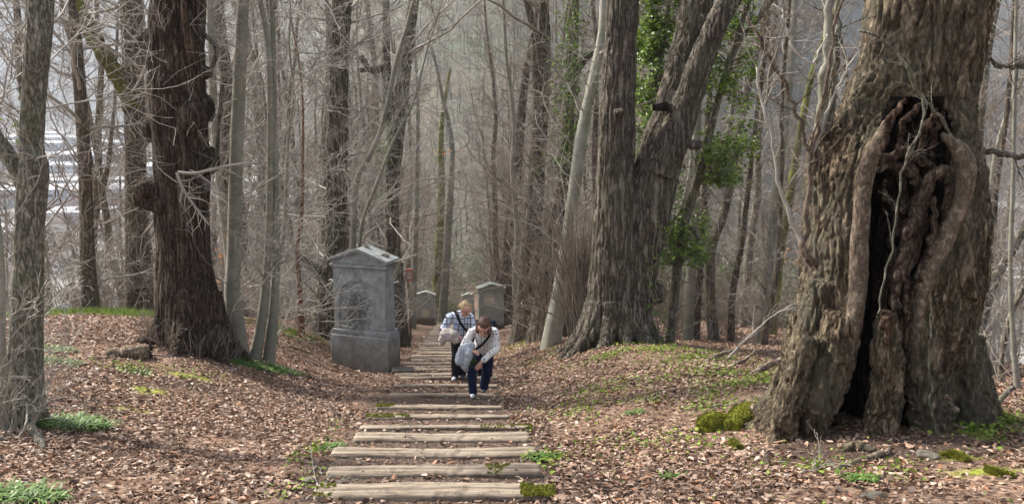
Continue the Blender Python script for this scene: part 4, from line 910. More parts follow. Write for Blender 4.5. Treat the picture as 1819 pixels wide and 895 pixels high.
def stone2(name, px_, pz, pr):
    m, nt, b = newmat(name, .9, .15); w = coords(nt); tc = nt.nodes.new('ShaderNodeTexCoord'); sp = nt.nodes.new('ShaderNodeSeparateXYZ'); L(nt, tc.outputs['Object'], sp.inputs[0])
    n1 = noise(nt, w, 4, 6, .7); c = ramp(nt, n1, [(.3, (.17, .185, .17)), (.5, (.26, .28, .25)), (.72, (.36, .37, .32))])
    low = nd(nt, 'MapRange', i_1=.75, i_2=1.05, i_3=1.0, i_4=0.0); L(nt, mth(nt, 'ADD', sp.outputs['Z'], mth(nt, 'MULTIPLY', n1, .2)), low.inputs[0])
    c = mix(nt, mth(nt, 'MULTIPLY', low.outputs[0], .85), c, (.10, .065, .042))
    a = mth(nt, 'SUBTRACT', sp.outputs['X'], px_); z = mth(nt, 'SUBTRACT', sp.outputs['Z'], pz)
    d = mth(nt, 'SQRT', mth(nt, 'ADD', mth(nt, 'MULTIPLY', a, a), mth(nt, 'MULTIPLY', z, z))); d = mth(nt, 'ADD', d, mth(nt, 'MULTIPLY', mth(nt, 'SUBTRACT', noise(nt, w, 3.5, 4, .6), .5), .6))
    c = mix(nt, ramp(nt, d, [(pr-.02, g(1)), (pr+.02, g(0))]), c, (.42, .38, .29)); c = mix(nt, ramp(nt, noise(nt, w, 2, 5, .7), [(.52, g(0)), (.7, g(.5))]), c, (.15, .15, .07))
    L(nt, c, b.inputs['Base Color']); bump(nt, b, n1, .5, .015); return m
M['stoneB'] = stone2('patched_stone', .0, 1.2, .32); M['stoneC'] = stone2('patched_green_stone', -.1, 2.15, .30)
def slab(name, prof_, y0, y1, mt, parent, bev=.012, extra=()):
    g_ = Geo(); g_.prism(prof_, y0, y1)
    for q in extra: q(g_)
    me_ = g_.build(name, M[mt], False); o = link(name, me_, parent)
    if bev: mm_ = o.modifiers.new('b', 'BEVEL'); mm_.width = bev; mm_.segments = 2; mm_.limit_method = 'ANGLE'
    return o
def stele(label, x, y, z, rz, h=3.0, w=1.45, d=.5, mt='stone', panel=True, pl=.98):
    e = empty('stone_stele', (x, y, z), label, 'stele', 'stone steles lining the path', rz)
    bw = w/2+.04; slab('plinth', [(-bw, -.5), (bw, -.5), (bw, pl), (-bw, pl)], -d/2-.07, d/2+.07, mt, e, .03)
    slab('plinth_cap', [(-bw+.005, pl+.002), (bw-.005, pl+.002), (w/2-.02, pl+.11), (-w/2+.02, pl+.11)], -d/2-.045, d/2+.045, mt, e, .012)
    sh = h-.42; pw = w/2-.05; z0 = pl+.112
    # shaft with an arched sunk panel: back slab, two pilasters, spandrel
    if panel:
        slab('sunk_panel', [(-pw+.005, z0), (pw-.005, z0), (pw-.005, sh-.01), (-pw+.005, sh-.01)], -d/2+.034, d/2, mt, e, .01)
        iw = pw-.13
        slab('pilaster', [(-pw, z0), (-iw, z0), (-iw, sh-.62), (-pw, sh-.62)], -d/2, -d/2+.032, mt, e, .012); slab('pilaster', [(iw, z0), (pw, z0), (pw, sh-.62), (iw, sh-.62)], -d/2, -d/2+.032, mt, e, .012)
        arc = [(iw*math.cos(t), sh-.62+.30*math.sin(t)) for t in np.linspace(math.pi, 0, 17)]
        g_ = Geo(); n = len(arc); A = [[a_, -d/2, c_] for a_, c_ in arc]; B = [[a_, -d/2, sh-.012] for a_, c_ in arc]; A[0][0] = -pw if 0 else A[0][0]
        V_ = A+B+[[a_, -d/2+.032, c_] for a_, _, c_ in A]+[[a_, -d/2+.032, c_] for a_, _, c_ in B]
        F_ = []
        for i in range(n-1): F_ += [[i, i+1, n+i+1, n+i], [i+1, i, 2*n+i, 2*n+i+1]]
        g_.add(V_, [F_]); 
        for sx_ in (-1, 1): g_.box((sx_*(pw+iw)/2, -d/2+.016, sh-.012-.304), (pw-iw-.002, .032, .604))
        link('arched_head', g_.build('arched_head', M[mt], False), e)
    else:
        slab('shaft', [(-pw, z0), (pw, z0), (pw, sh-.01), (-pw, sh-.01)], -d/2, d/2, mt, e, .02)
        slab('side_strip', [(-pw-.03, z0), (-pw+.12, z0), (-pw+.12, sh-.012), (-pw-.03, sh-.012)], -d/2-.03, -d/2+.1, mt, e, .01)
    slab('cornice', [(-w/2+.0, sh), (w/2, sh), (w/2+.035, sh+.06), (-w/2-.035, sh+.06)], -d/2-.05, d/2+.05, mt, e, .012)
    slab('pediment', [(-w/2+.03, sh+.062), (w/2-.03, sh+.062), (w/2-.03, sh+.16), (0, h-.06), (-w/2+.03, sh+.16)], -d/2-.0, d/2+.0, mt, e, .01)
    rw = w/2+.06; t = .06
    slab('roof_slab', [(-rw, sh+.13), (-rw+.02, sh+.13+.0), (0, h-.055), (rw-.02, sh+.13), (rw, sh+.13), (rw, sh+.13+t), (0, h+t-.03), (-rw, sh+.13+t)], -d/2-.07, d/2+.07, mt, e, .01)
    return e
B0 = np.array([-3.34, 21.2]); zb = Hz(B0[0]+.7, B0[1]-.5)-.22; HB = float(P(640, 440, 21.2)[2]-zb)
BIG = stele('tall weathered grey stele with sunk arched panel and dark lichen left of the steps', B0[0], B0[1], zb, R(-20), HB, 1.40, .46, pl=1.02)
def stele_at(u, v, Y_): p = P(u, v, Y_); return p[0], Y_, p[2]
x, y, z = stele_at(757, 580, 75); stele('small far stele left of the path with a pale worn patch above its brown base', x, y, z, R(-4), 2.9, 1.5, .5, 'stoneB', False, .95)
x, y, z = stele_at(872, 598, 52); stele('stele right of the path, half behind the walkers, with pale patch under its cornice', x, y, z, R(12), 3.05, 1.5, .55, 'stoneC', False, .5)
x, y, z = stele_at(832, 563, 112); stele('farthest tiny stele seen above the blond walker', x, y, z, R(8), 2.9, 1.5, .5, 'stoneB', False, .95)
# broken tile and slate on the big stele roof
e2 = empty('roof_slate', (0, 0, 0), '', 'slate'); bpy.data.objects.remove(e2)
def loose_slate(label, lx, ly, s, seed, rel=BIG):
    rs = np.random.default_rng(seed); g_ = Geo(); n = 7; a = np.sort(rs.uniform(0, 6.28, n)); r = s*rs.uniform(.7, 1.1, n)
    g_.prism([(r[i]*math.cos(a[i]), r[i]*.25*math.sin(a[i])) for i in range(n)], -s*.5, s*.5)
    me_ = g_.build('loose_slate', M['stone'], False); c_, s_ = math.cos(R(-20)), math.sin(R(-20)); zz = zb+HB+.04-abs(lx)/.84*.31+.02
    o = link('loose_slate', me_, None, (B0[0]+lx*c_-ly*s_, B0[1]+lx*s_+ly*c_, zz)); o.rotation_euler = (0, math.atan(.31/.84)*(1 if lx > 0 else -1), R(-20)); tag(o, label, 'slate')
loose_slate('loose flat slate on the right roof slope of the big left stele', .55, .0, .13, 2)
loose_slate('lump of broken stone on the roof ridge of the big left stele', .07, .05, .09, 3)
loose_slate('flat broken slate on the left roof slope of the big left stele', -.55, .12, .14, 4)
# kerb stone at the stele foot
kp = G(716, 664); g_ = Geo(); g_.box((0, 0, 0), (.5, .3, .22), .15); o = link('kerb_stone', g_.build('kerb_stone', M['stone'], False), None, (kp[0], kp[1], kp[2]+.02)); mm_ = o.modifiers.new('b', 'BEVEL'); mm_.width = .03; mm_.segments = 2; tag(o, 'low mossy kerb stone between the big left stele and the steps', 'stone')
# ------------------------------------------------------------------ people
def caps(G_, segs):
    for p0, r0, p1, r1 in segs:
        p0 = np.array(p0, float); p1 = np.array(p1, float); d = p1-p0; Ln = np.linalg.norm(d)+1e-6; d /= Ln
        t0 = np.sin(np.linspace(-math.pi/2, 0, 5)); c0 = np.cos(np.linspace(-math.pi/2, 0, 5)); t1 = np.sin(np.linspace(0, math.pi/2, 5)); c1 = np.cos(np.linspace(0, math.pi/2, 5))
        pts = [p0+d*r0*t for t in t0]+[p1+d*r1*t for t in t1]; rad = [max(r0*c, r0*.05) for c in c0]+[max(r1*c, r1*.05) for c in c1]
        G_.tubes(np.array(pts), np.array(rad), 14, True)
def chain(pts, rad): return [(pts[i], rad[i], pts[i+1], rad[i+1]) for i in range(len(pts)-1)]
def ell(c, r, d=(0, 0, 1), f=1.0): 
    c = np.array(c, float); d = np.array(d, float); return (tuple(c-d*r*(f-1)), r, tuple(c+d*r*(f-1)+1e-4), r)
def solid(name, segs, mt, vox, parent, sm=3, disp=None):
    g_ = Geo(); caps(g_, segs); mts = M[mt]; return link(name, remesh(g_, name, mts, vox, sm, disp), parent)
def fold(amp, fr=7, seed=1): return lambda co, no: no*(amp*fbm(co*np.array([fr, fr, fr*.7]), seed, 3))[:, None]
def hand(w, d, up, s=1.0):
    """palm and five bent fingers; w wrist, d pointing direction, up back-of-hand normal"""
    w = np.array(w, float); d = np.array(d, float); d /= np.linalg.norm(d); up = np.array(up, float); up -= up.dot(d)*d; up /= np.linalg.norm(up); sd = np.cross(d, up)
    o = [(w, .026*s, w+d*.03, .028*s)]
    for i, (off_, L_) in enumerate([(-.030, .066), (-.010, .078), (.010, .074), (.029, .058)]):
        k = w+d*.085*s+sd*off_*s; o.append((w+d*.02+sd*off_*.6, .016*s, k, .012*s)); a = k+(d*.45*L_-up*.10*L_)*s; c = a+(d*.3*L_-up*.30*L_)*s; e_ = c+(d*.12*L_-up*.25*L_)*s
        o += chain([k, a, c, e_], [.0105*s, .0095*s, .009*s, .008*s])
    k = w+d*.02-sd*.02; a = k+(-sd*.035+d*.03-up*.012)*s; c = a+(-sd*.008+d*.032-up*.012)*s; o += chain([k, a, c], [.015*s, .012*s, .010*s]); return o
M['skin'] = plain('skin', (.46, .25, .18), (.58, .33, .25), 6, .55, .35, .1)
def cloth(name, c1, c2, s=60): return plain(name, c1, c2, s, .9, .1, .2, .002)
M['navy'] = cloth('navy_trousers', (.010, .013, .036), (.02, .026, .062)); M['black'] = cloth('black_cloth', (.008, .008, .010), (.02, .02, .024)); M['darknavy'] = cloth('dark_navy_jacket', (.008, .010, .02), (.018, .022, .04))
M['beige'] = cloth('beige_fleece', (.33, .285, .25), (.54, .48, .43), 22); M['greycloth'] = cloth('light_grey_jacket', (.27, .30, .33), (.46, .49, .52), 22); M['olive'] = cloth('olive_bag', (.03, .05, .018), (.06, .085, .03))
M['shoe'] = cloth('white_shoe', (.55, .55, .55), (.75, .75, .74)); M['darkshoe'] = cloth('dark_shoe', (.03, .03, .035), (.10, .10, .11))
M['hair_brown'] = plain('brown_hair', (.045, .018, .010), (.13, .055, .030), 40, .5, .4, .6, .01); M['hair_blond'] = plain('blond_curly_hair', (.20, .12, .055), (.58, .42, .24), 34, .6, .3, .9, .02); M['hair_dark'] = plain('dark_hair', (.03, .018, .012), (.08, .05, .035), 40, .5, .4, .5, .01)
M['eye'] = plain('eye', (.02, .015, .012), (.05, .03, .02), 5, .3, .5, 0); M['lip'] = plain('lip', (.40, .12, .10), (.45, .16, .13), 5, .5, .3, 0)
# blouse with small black dots
m, nt, b = newmat('dotted_blouse', .85, .1); w = coords(nt); vo = nd(nt, 'TexVoronoi', i_Scale=21.0); vo.inputs['Randomness'].default_value = .55; L(nt, w, vo.inputs['Vector'])
L(nt, ramp(nt, vo.outputs['Distance'], [(.27, (.02, .02, .025)), (.33, (.74, .72, .69))]), b.inputs['Base Color']); M['dots'] = m
# plaid shirt
m, nt, b = newmat('plaid_shirt', .9, .1); w = coords(nt); sp = nt.nodes.new('ShaderNodeSeparateXYZ'); L(nt, w, sp.inputs[0])
def stripe(v, per, ph, wd): return mth(nt, 'LESS_THAN', mth(nt, 'FRACT', mth(nt, 'ADD', mth(nt, 'DIVIDE', v, per), ph)), wd)
sx_ = mth(nt, 'ADD', sp.outputs['X'], mth(nt, 'MULTIPLY', sp.outputs['Y'], .5))
s1 = mth(nt, 'MAXIMUM', stripe(sx_, .115, .1, .17), stripe(sp.outputs['Z'], .115, .2, .17)); s2 = mth(nt, 'MAXIMUM', stripe(sx_, .115, .55, .28), stripe(sp.outputs['Z'], .115, .65, .28))
c = mix(nt, mth(nt, 'MULTIPLY', s2, .5), (.72, .74, .78), (.25, .38, .62)); c = mix(nt, mth(nt, 'MULTIPLY', s1, .92), c, (.02, .025, .06)); L(nt, c, b.inputs['Base Color']); M['plaid'] = m

def face(e, c, fwd, r=.1):
    c = np.array(c, float); f = np.array(fwd, float); f /= np.linalg.norm(f); s = np.cross(f, [0, 0, 1.]); s /= np.linalg.norm(s); u = np.cross(s, f)
    for k in (-1, 1): solid('eye', [ell(c+f*r*.84+s*k*.033+u*.005, .011)], 'eye', .004, e, 1)
    solid('mouth', [(c+f*r*.86-u*.052-s*.022, .007, c+f*r*.86-u*.052+s*.022, .007)], 'lip', .004, e, 1)
    return [(c+f*r*.72+u*.012, .012, c+f*(r*.98+.012)-u*.018, .016), ell(c-f*.0+s*.092, .022, u, 1.3), ell(c-s*.092, .022, u, 1.3)]
def head(c, fwd):
    c = np.array(c, float); f = np.array(fwd, float); f /= np.linalg.norm(f); s = np.cross(f, [0, 0, 1.]); s /= np.linalg.norm(s); u = np.cross(s, f)
    return [ell(c+u*.02-f*.01, .093, f, 1.15), (c-u*.03+f*.02, .075, c-u*.075+f*.035, .048)]

# front walker
foot = P(850, 702, stepY[7]+.05); gz = Hz(foot[0], stepY[7]-.02)+.03
e = empty('person', (foot[0], foot[1], gz), 'person in dotted white blouse and navy trousers, head bowed, climbing in front', 'person'); FW = e; e.scale = (.94, .94, .94)
hc = (.10, -.36, 1.26); hf = (-.10, -.62, -.75)
LA = [(-.09, -.13, 1.13), (-.24, -.12, .90), (-.10, -.36, .87)]; RA = [(.27, -.10, 1.12), (.31, -.18, .85), (.05, -.36, .66)]
body = head(hc, hf)+[((.09, -.18, 1.14), .055, (.10, -.30, 1.21), .052)]+chain([(.08, .12, .80), (.09, .0, .98), (.09, -.12, 1.12)], [.13, .12, .13])
body += chain([(-.01, .12, .78), (-.10, -.16, .46), (-.09, -.10, .06)], [.08, .055, .04])+chain([(.17, .12, .78), (.15, .03, .43), (.08, .16, .08)], [.08, .055, .04])
body += chain(LA, [.045, .038, .028])+chain(RA, [.045, .038, .028])+hand(LA[2], (.8, -.5, -.15), (0, -.4, 1), .95)+hand(RA[2], (-.55, -.15, -.85), (.2, -1, .3), .95)+face(e, hc, hf)
solid('body', body, 'skin', .0065, e, 1)
solid('blouse', chain([(.08, .10, .80), (.09, .02, .95), (.09, -.10, 1.10)], [.165, .15, .15])+chain([(-.06, -.09, 1.12), (.09, -.14, 1.15), (.24, -.07, 1.12)], [.085, .10, .085])+chain([LA[0], LA[1], (-.14, -.30, .875)], [.075, .065, .05])+chain([RA[0], RA[1], (.10, -.325, .695)], [.078, .066, .052]), 'dots', .012, e, 3, fold(.022, 9, 3))
solid('trousers', chain([(.01, .12, .80), (-.10, -.17, .47), (-.09, -.10, .10)], [.115, .086, .075])+chain([(.16, .12, .80), (.15, .03, .44), (.09, .15, .10)], [.115, .088, .078])+[((.04, .11, .84), .13, (.14, .11, .84), .13)], 'navy', .014, e, 3, fold(.02, 8, 4))
solid('shoe', [((-.09, -.06, .045), .042, (-.10, -.20, .03), .036)], 'shoe', .009, e, 1); solid('shoe', [((.09, .18, .045), .04, (.08, .06, .03), .034)], 'darkshoe', .009, e, 1)
solid('hair', [ell((.11, -.34, 1.32), .112, (0, .5, .6), 1.12), ell((.105, -.40, 1.31), .082), ((.19, -.33, 1.27), .05, (.20, -.38, 1.17), .035), ((.02, -.33, 1.28), .05, (.0, -.38, 1.19), .035), ((.10, -.22, 1.24), .09, (.10, -.24, 1.20), .07), ell((.08, -.41, 1.33), .052)], 'hair_brown', .010, e, 2, fold(.012, 30, 6))
g_ = Geo(); q = resample([(.22, -.13, 1.17), (.20, -.26, 1.10), (.10, -.30, .98), (-.02, -.29, .88), (-.10, -.24, .80)], [.022]*5, 20)
g_.tubes(q[0][None], q[1][None], 8, True); o = link('shoulder_strap', g_.build('shoulder_strap', M['black']), e)
o = solid('carried_jacket', [((-.12, -.30, .93), .075, (-.24, -.34, .86), .09), ((-.24, -.34, .88), .09, (-.27, -.34, .70), .085), ((-.16, -.36, .84), .08, (-.20, -.36, .60), .06), ((-.25, -.32, .66), .06, (-.20, -.32, .55), .045)], 'greycloth', .012, None, 2, fold(.05, 9, 8)); o.location = e.location; o.scale = e.scale; tag(o, 'light grey jacket draped over the arm of the front walker', 'jacket')
o = solid('handbag', [((-.14, -.27, .62), .06, (-.10, -.27, .72), .05), ((-.16, -.27, .60), .06, (-.04, -.27, .66), .05)], 'olive', .012, None, 2, fold(.015, 9, 9)); o.location = e.location; o.scale = e.scale; tag(o, 'small olive green bag hanging at the hip of the front walker', 'bag')

# rear walker
foot = P(812, 680, stepY[9]-.12); gz = Hz(foot[0], foot[1])+.03
e = empty('person', (foot[0], foot[1], gz), 'person with curly blond hair and blue white plaid shirt leaning forward behind', 'person')
hc = (.20, -.14, 1.43); hf = (.45, -.75, -.45)
LA = [(-.13, -.02, 1.26), (-.26, -.02, 1.0), (-.02, -.22, .96)]; RA = [(.27, -.02, 1.24), (.34, -.06, .98), (.22, -.26, .92)]
body = head(hc, hf)+[((.11, -.04, 1.28), .055, (.18, -.11, 1.37), .052)]+chain([(.05, .12, .88), (.07, .06, 1.08), (.08, .0, 1.25)], [.13, .12, .13])
body += chain([(-.02, .12, .86), (-.02, -.02, .48), (-.04, .02, .06)], [.08, .055, .04])+chain([(.13, .12, .86), (.13, .0, .47), (.10, .12, .08)], [.08, .055, .04])
body += chain(LA, [.045, .038, .028])+chain(RA, [.045, .038, .028])+hand(LA[2], (.8, -.4, -.3), (0, -.6, 1), .95)+hand(RA[2], (-.6, -.3, -.5), (.2, -1, .3), .95)+face(e, hc, hf)
solid('body', body, 'skin', .0065, e, 1)
solid('shirt', chain([(.05, .12, .86), (.07, .07, 1.05), (.08, .01, 1.23)], [.17, .155, .155])+chain([(-.10, .0, 1.27), (.08, -.02, 1.29), (.25, .0, 1.26)], [.085, .10, .085])+chain([LA[0], LA[1], (-.08, -.17, .97)], [.085, .074, .06])+chain([RA[0], RA[1], (.24, -.22, .93)], [.085, .074, .06]), 'plaid', .013, e, 3, fold(.022, 8, 13))
solid('trousers', chain([(-.02, .12, .86), (-.02, -.03, .48), (-.04, .02, .09)], [.12, .085, .08])+chain([(.13, .12, .86), (.13, -.01, .47), (.10, .12, .10)], [.12, .085, .08]), 'black', .014, e, 3, fold(.02, 8, 14))
solid('shoe', [((-.04, .04, .045), .04, (-.07, -.12, .03), .036)], 'shoe', .009, e, 1); solid('shoe', [((.10, .12, .05), .042, (.11, -.03, .035), .038)], 'darkshoe', .009, e, 1)
hb = [ell((.18, -.10, 1.48), .118, (0, .4, .3), 1.1)]; rs = np.random.default_rng(8)
for k in range(46):
    v_ = rs.normal(size=3); v_ /= np.linalg.norm(v_); v_[1] = abs(v_[1])*1.0-.25; v_[2] = abs(v_[2])-.2; hb.append(ell(np.array([.18, -.09, 1.48])+v_*.118, rs.uniform(.018, .034)))
solid('hair', hb, 'hair_blond', .008, e, 0, fold(.022, 34, 16))
g_ = Geo(); q = resample([(-.02, -.06, 1.38), (.03, -.18, 1.30), (.10, -.19, 1.16), (.20, -.17, 1.02)], [.024]*4, 20); g_.tubes(q[0][None], q[1][None], 8, True); link('shoulder_strap', g_.build('shoulder_strap', M['black']), e)
o = solid('carried_jacket', [((-.05, -.25, .98), .09, (-.22, -.20, .96), .10), ((-.20, -.20, .98), .10, (-.27, -.20, .84), .08), ((-.12, -.24, .92), .10, (-.02, -.24, .85), .085), ((-.26, -.20, .84), .07, (-.30, -.20, .76), .05)], 'beige', .012, None, 2, fold(.05, 9, 18)); o.location = e.location; tag(o, 'beige fleece jacket held over the arm of the plaid shirted walker', 'jacket')

# third walker, almost hidden
foot = P(862, 676, stepY[9]+.5); gz = Hz(foot[0], foot[1])
e = empty('person', (foot[0], foot[1], gz), 'person in dark navy jacket bending, almost hidden behind the two walkers', 'person'); e.scale = (.98, .98, .98)
hc = (.00, -.38, 1.14); hf = (-.1, -.5, -.8)
LA = [(-.20, -.16, 1.22), (-.22, -.22, .95), (-.14, -.36, .76)]; RA = [(.16, -.16, 1.22), (.18, -.22, .95), (.10, -.36, .76)]
body = head(hc, hf)+[((-.02, -.22, 1.22), .055, (.0, -.32, 1.18), .052)]+chain([(-.02, .22, .92), (-.02, .05, 1.12), (-.02, -.12, 1.24)], [.13, .13, .14])
body += chain([(-.10, .22, .90), (-.10, .06, .48), (-.10, .16, .07)], [.085, .06, .045])+chain([(.07, .22, .90), (.07, .04, .48), (.07, .12, .07)], [.085, .06, .045])+chain(LA, [.045, .038, .028])+chain(RA, [.045, .038, .028])+hand(LA[2], (0, -.3, -1), (0, -1, 0))+hand(RA[2], (0, -.3, -1), (0, -1, 0))+face(e, hc, hf)
solid('body', body, 'skin', .0065, e, 1)
solid('jacket', chain([(-.02, .22, .92), (-.02, .05, 1.14), (-.02, -.10, 1.26)], [.175, .175, .165])+chain([(-.18, -.12, 1.25), (.14, -.12, 1.25)], [.10, .10])+chain(LA, [.085, .075, .05])+chain(RA, [.085, .075, .05]), 'darknavy', .014, e, 3, fold(.02, 8, 23))
solid('trousers', chain([(-.10, .22, .90), (-.10, .05, .48), (-.10, .16, .10)], [.12, .088, .075])+chain([(.07, .22, .90), (.07, .03, .48), (.07, .12, .10)], [.12, .088, .075]), 'black', .014, e, 3)
for sx_ in (-.10, .07): solid('shoe', [((sx_, .16, .045), .042, (sx_, .02, .03), .036)], 'darkshoe', .009, e, 1)
solid('hair', [ell((.0, -.34, 1.19), .108, (0, .5, .6), 1.12)], 'hair_dark', .010, e, 2, fold(.012, 30, 26))

# ------------------------------------------------------------------ leaf litter, debris, ground cover
M['leaf'] = island('fallen_leaf', [(0, (.05, .030, .020)), (.16, (.13, .075, .047)), (.38, (.25, .155, .102)), (.58, (.35, .235, .162)), (.76, (.43, .32, .24)), (.88, (.30, .125, .055)), (.95, (.48, .37, .29)), (1, (.54, .44, .36))], .6, .35, .12)
M['leaf2'] = island('leaf_fragment', [(0, (.05, .03, .021)), (.4, (.15, .088, .06)), (.7, (.27, .18, .13)), (1, (.42, .31, .24))], .8, .2, .08)
M['chip'] = island('bark_chip', [(0, (.03, .02, .016)), (.5, (.13, .085, .065)), (.85, (.26, .19, .15)), (1, (.42, .33, .27))], .9, .1)
def nrm(x, y, eps=.05):
    hx = (Hs(x+eps, y)-Hs(x-eps, y))/(2*eps); hy = (Hs(x, y+eps)-Hs(x, y-eps))/(2*eps); n = np.stack([-hx, -hy, np.ones_like(hx)], 1); return n/np.linalg.norm(n, axis=1, keepdims=True)
def scatter(n, y0, y1, rs, xm=.60, pw=1.0):
    y = y0*(y1/y0)**rs.uniform(0, 1, n)**pw; x = rs.uniform(-1, 1, n)*(xm*y+.6); return x, y
def leaf_litter(name, n, y0, y1, size, seed, mt, keep, tilt=.35, aspect=.62, lift=.012, curl=.18):
    rs = np.random.default_rng(seed); x, y = scatter(n, y0, y1, rs, pw=.75); k = rs.uniform(0, 1, n) < keep(x, y); x, y = x[k], y[k]; n = len(x)
    z = Hs(x, y); N = nrm(x, y)+tilt*rs.gamma(1.2, .8, (n, 1))*rs.normal(size=(n, 3)); N /= np.linalg.norm(N, axis=1, keepdims=True)
    a = rs.normal(size=(n, 3)); d = a-(a*N).sum(1, keepdims=True)*N; d /= np.linalg.norm(d, axis=1, keepdims=True); s = np.cross(N, d)
    L_ = (size*(.5+1.1*rs.beta(1.6, 2.6, n))*1.05*(1+.010*np.maximum(0, y-12)))[:, None]; w = L_*aspect*.5*rs.uniform(.7, 1.2, (n, 1)); f = L_*curl*rs.uniform(-.6, 1.6, (n, 1)); tp = L_*curl*rs.uniform(-.5, 1.2, (n, 1))
    c = np.stack([x, y, z+lift*rs.uniform(.1, 2.2, n)], 1)-d*L_*.5
    V = np.stack([c+N*tp*.5, c+d*L_*.3+s*w+N*f, c+d*L_*.72+s*w*.8+N*f, c+d*L_+N*tp, c+d*L_*.72-s*w*.8+N*f, c+d*L_*.3-s*w+N*f], 1)
    i = np.arange(n)[:, None]*6
    o = link(name, mesh(name, V.reshape(-1, 3), [np.concatenate([i+np.array([[0, 1, 2, 3]]), i+np.array([[0, 3, 4, 5]])])], False, [M[mt]])); tag(o, kind='stuff'); return o
def bare_k(x, y):
    t = x-pathx(y); nse = fbm(np.stack([x*1.3, y*1.3, x*0], 1), 51, 3)
    w = np.where(y < 16, .07, .12)+.88*sstep(.9, 1.4, np.abs(t+.1)+.45*nse)
    w = np.where(y > 16, np.maximum(w, .30+.5*sstep(-.1, .25, nse)), w)
    w = w*(1-.8*np.clip(ellmask(x, y, BARE)*1.4, 0, 1))*(1-.85*np.clip(ellmask(x, y, MOSS)*1.5, 0, 1)); return w*np.clip(.62+1.5*(nse+.15)+.9*fbm(np.stack([x*.35+9, y*.35, x*0], 1), 57, 3), .10, 1.2)
tag(leaf_litter('leaf_litter', 320000, 5.2, 46, .062, 1, 'leaf', bare_k), 'brown and tan fallen beech leaves covering the banks beside the steps', 'fallen leaves')
tag(leaf_litter('leaf_fragments', 240000, 5.4, 26, .030, 9, 'leaf2', bare_k, .5, .55, .01, .3), 'finer broken leaf fragments matted between the fallen leaves', 'fallen leaves')
def path_k(x, y):
    t = x-pathx(y); return np.clip(1.0-sstep(.9, 1.6, np.abs(t)), 0, 1)*.9+.7*np.clip(ellmask(x, y, BARE)*1.2, 0, 1)+.06
tag(leaf_litter('wood_chips', 200000, 5.6, 26, .020, 2, 'chip', path_k, .5, .5, .004), 'fine dark bark and leaf crumbs on the trodden soil between steps', 'debris')
# small green herb leaves on the banks
GREEN = [gspot(u, v, rx, ry, a) for u, v, rx, ry, a in [(1090, 612, .9, .6, 1.2), (1160, 622, 1.0, .5, 1.5), (1220, 640, .8, .5, 1.2), (1290, 660, .8, .6, 1.0), (1350, 680, .6, .6, .7), (940, 605, .7, 2.5, .9), (1000, 620, .8, .8, .8), (1120, 680, .9, .8, .45), (1220, 700, .9, .7, .45), (1050, 730, .8, .8, .25), (1180, 790, .8, .6, .2),
    (968, 812, .16, .3, .6), (945, 770, .15, .4, .35), (1290, 720, .5, .5, .4), (1500, 840, .5, .4, .2), (1760, 745, .7, .5, 1.2), (1790, 770, .5, .4, 1.0), (560, 810, .12, .5, .5), (545, 850, .12, .4, .5), (610, 760, .15, .3, .2),
    (150, 556, 3.0, 1.3, 1.8), (250, 558, 2.0, 1.0, 1.8), (70, 558, 2.0, 1.0, 1.2), (320, 665, .5, .3, .6), (240, 655, .5, .3, .5), (530, 596, .4, .5, .6)]]
def green_k(x, y):
    nse = fbm(np.stack([x*2.2, y*2.2, x*0], 1), 61, 3); return np.clip(ellmask(x, y, GREEN)*(.65+1.7*nse)*1.0, 0, 1)+.006*(nse > .1)*(x > 0)
tag(leaf_litter('ground_cover', 420000, 5.6, 36, .042, 3, 'freshleaf', green_k, .55, .7, .035, .1), 'low fresh green herb leaves sprinkled over the leaf litter', 'ground cover')

def tuft(label, u, v, n, rad, hgt, seed, mt='grassblade', name='grass_tuft'):
    rs = np.random.default_rng(seed); c = G(u, v); K = 5; a = rs.uniform(0, 6.28, n); r = rad*np.sqrt(rs.uniform(0, 1, n)); bx = np.cos(a)*r; by = np.sin(a)*r*.7
    bz = Hs(bx+c[0], by+c[1])-c[2]; a2 = rs.uniform(0, 6.28, n); d = np.stack([np.cos(a2)*.5, np.sin(a2)*.5, np.ones(n)], 1); P_ = np.empty((n, K, 3)); P_[:, 0] = np.stack([bx, by, bz], 1); st = (hgt*rs.uniform(.5, 1.25, n)/(K-1))[:, None]
    for k in range(1, K): d[:, 2] -= .32; d[:, :2] *= 1.12; dd = d/np.linalg.norm(d, axis=1, keepdims=True); P_[:, k] = P_[:, k-1]+dd*st
    s = np.stack([-np.sin(a2), np.cos(a2), np.zeros(n)], 1)[:, None, :]*(np.array([.7, 1, .9, .6, .08])*.009)[None, :, None]*rs.uniform(.6, 1.3, (n, 1, 1))
    V = np.stack([P_-s, P_+s], 2).reshape(-1, 3); i = np.arange(n)[:, None]*K*2; q = np.concatenate([i+np.array([[2*k, 2*k+1, 2*k+3, 2*k+2]]) for k in range(K-1)])
    o = link(name, mesh(name, V, [q], False, [M[mt]]), None, tuple(c)); tag(o, label, 'plant', 'leafy clumps on the banks'); return o
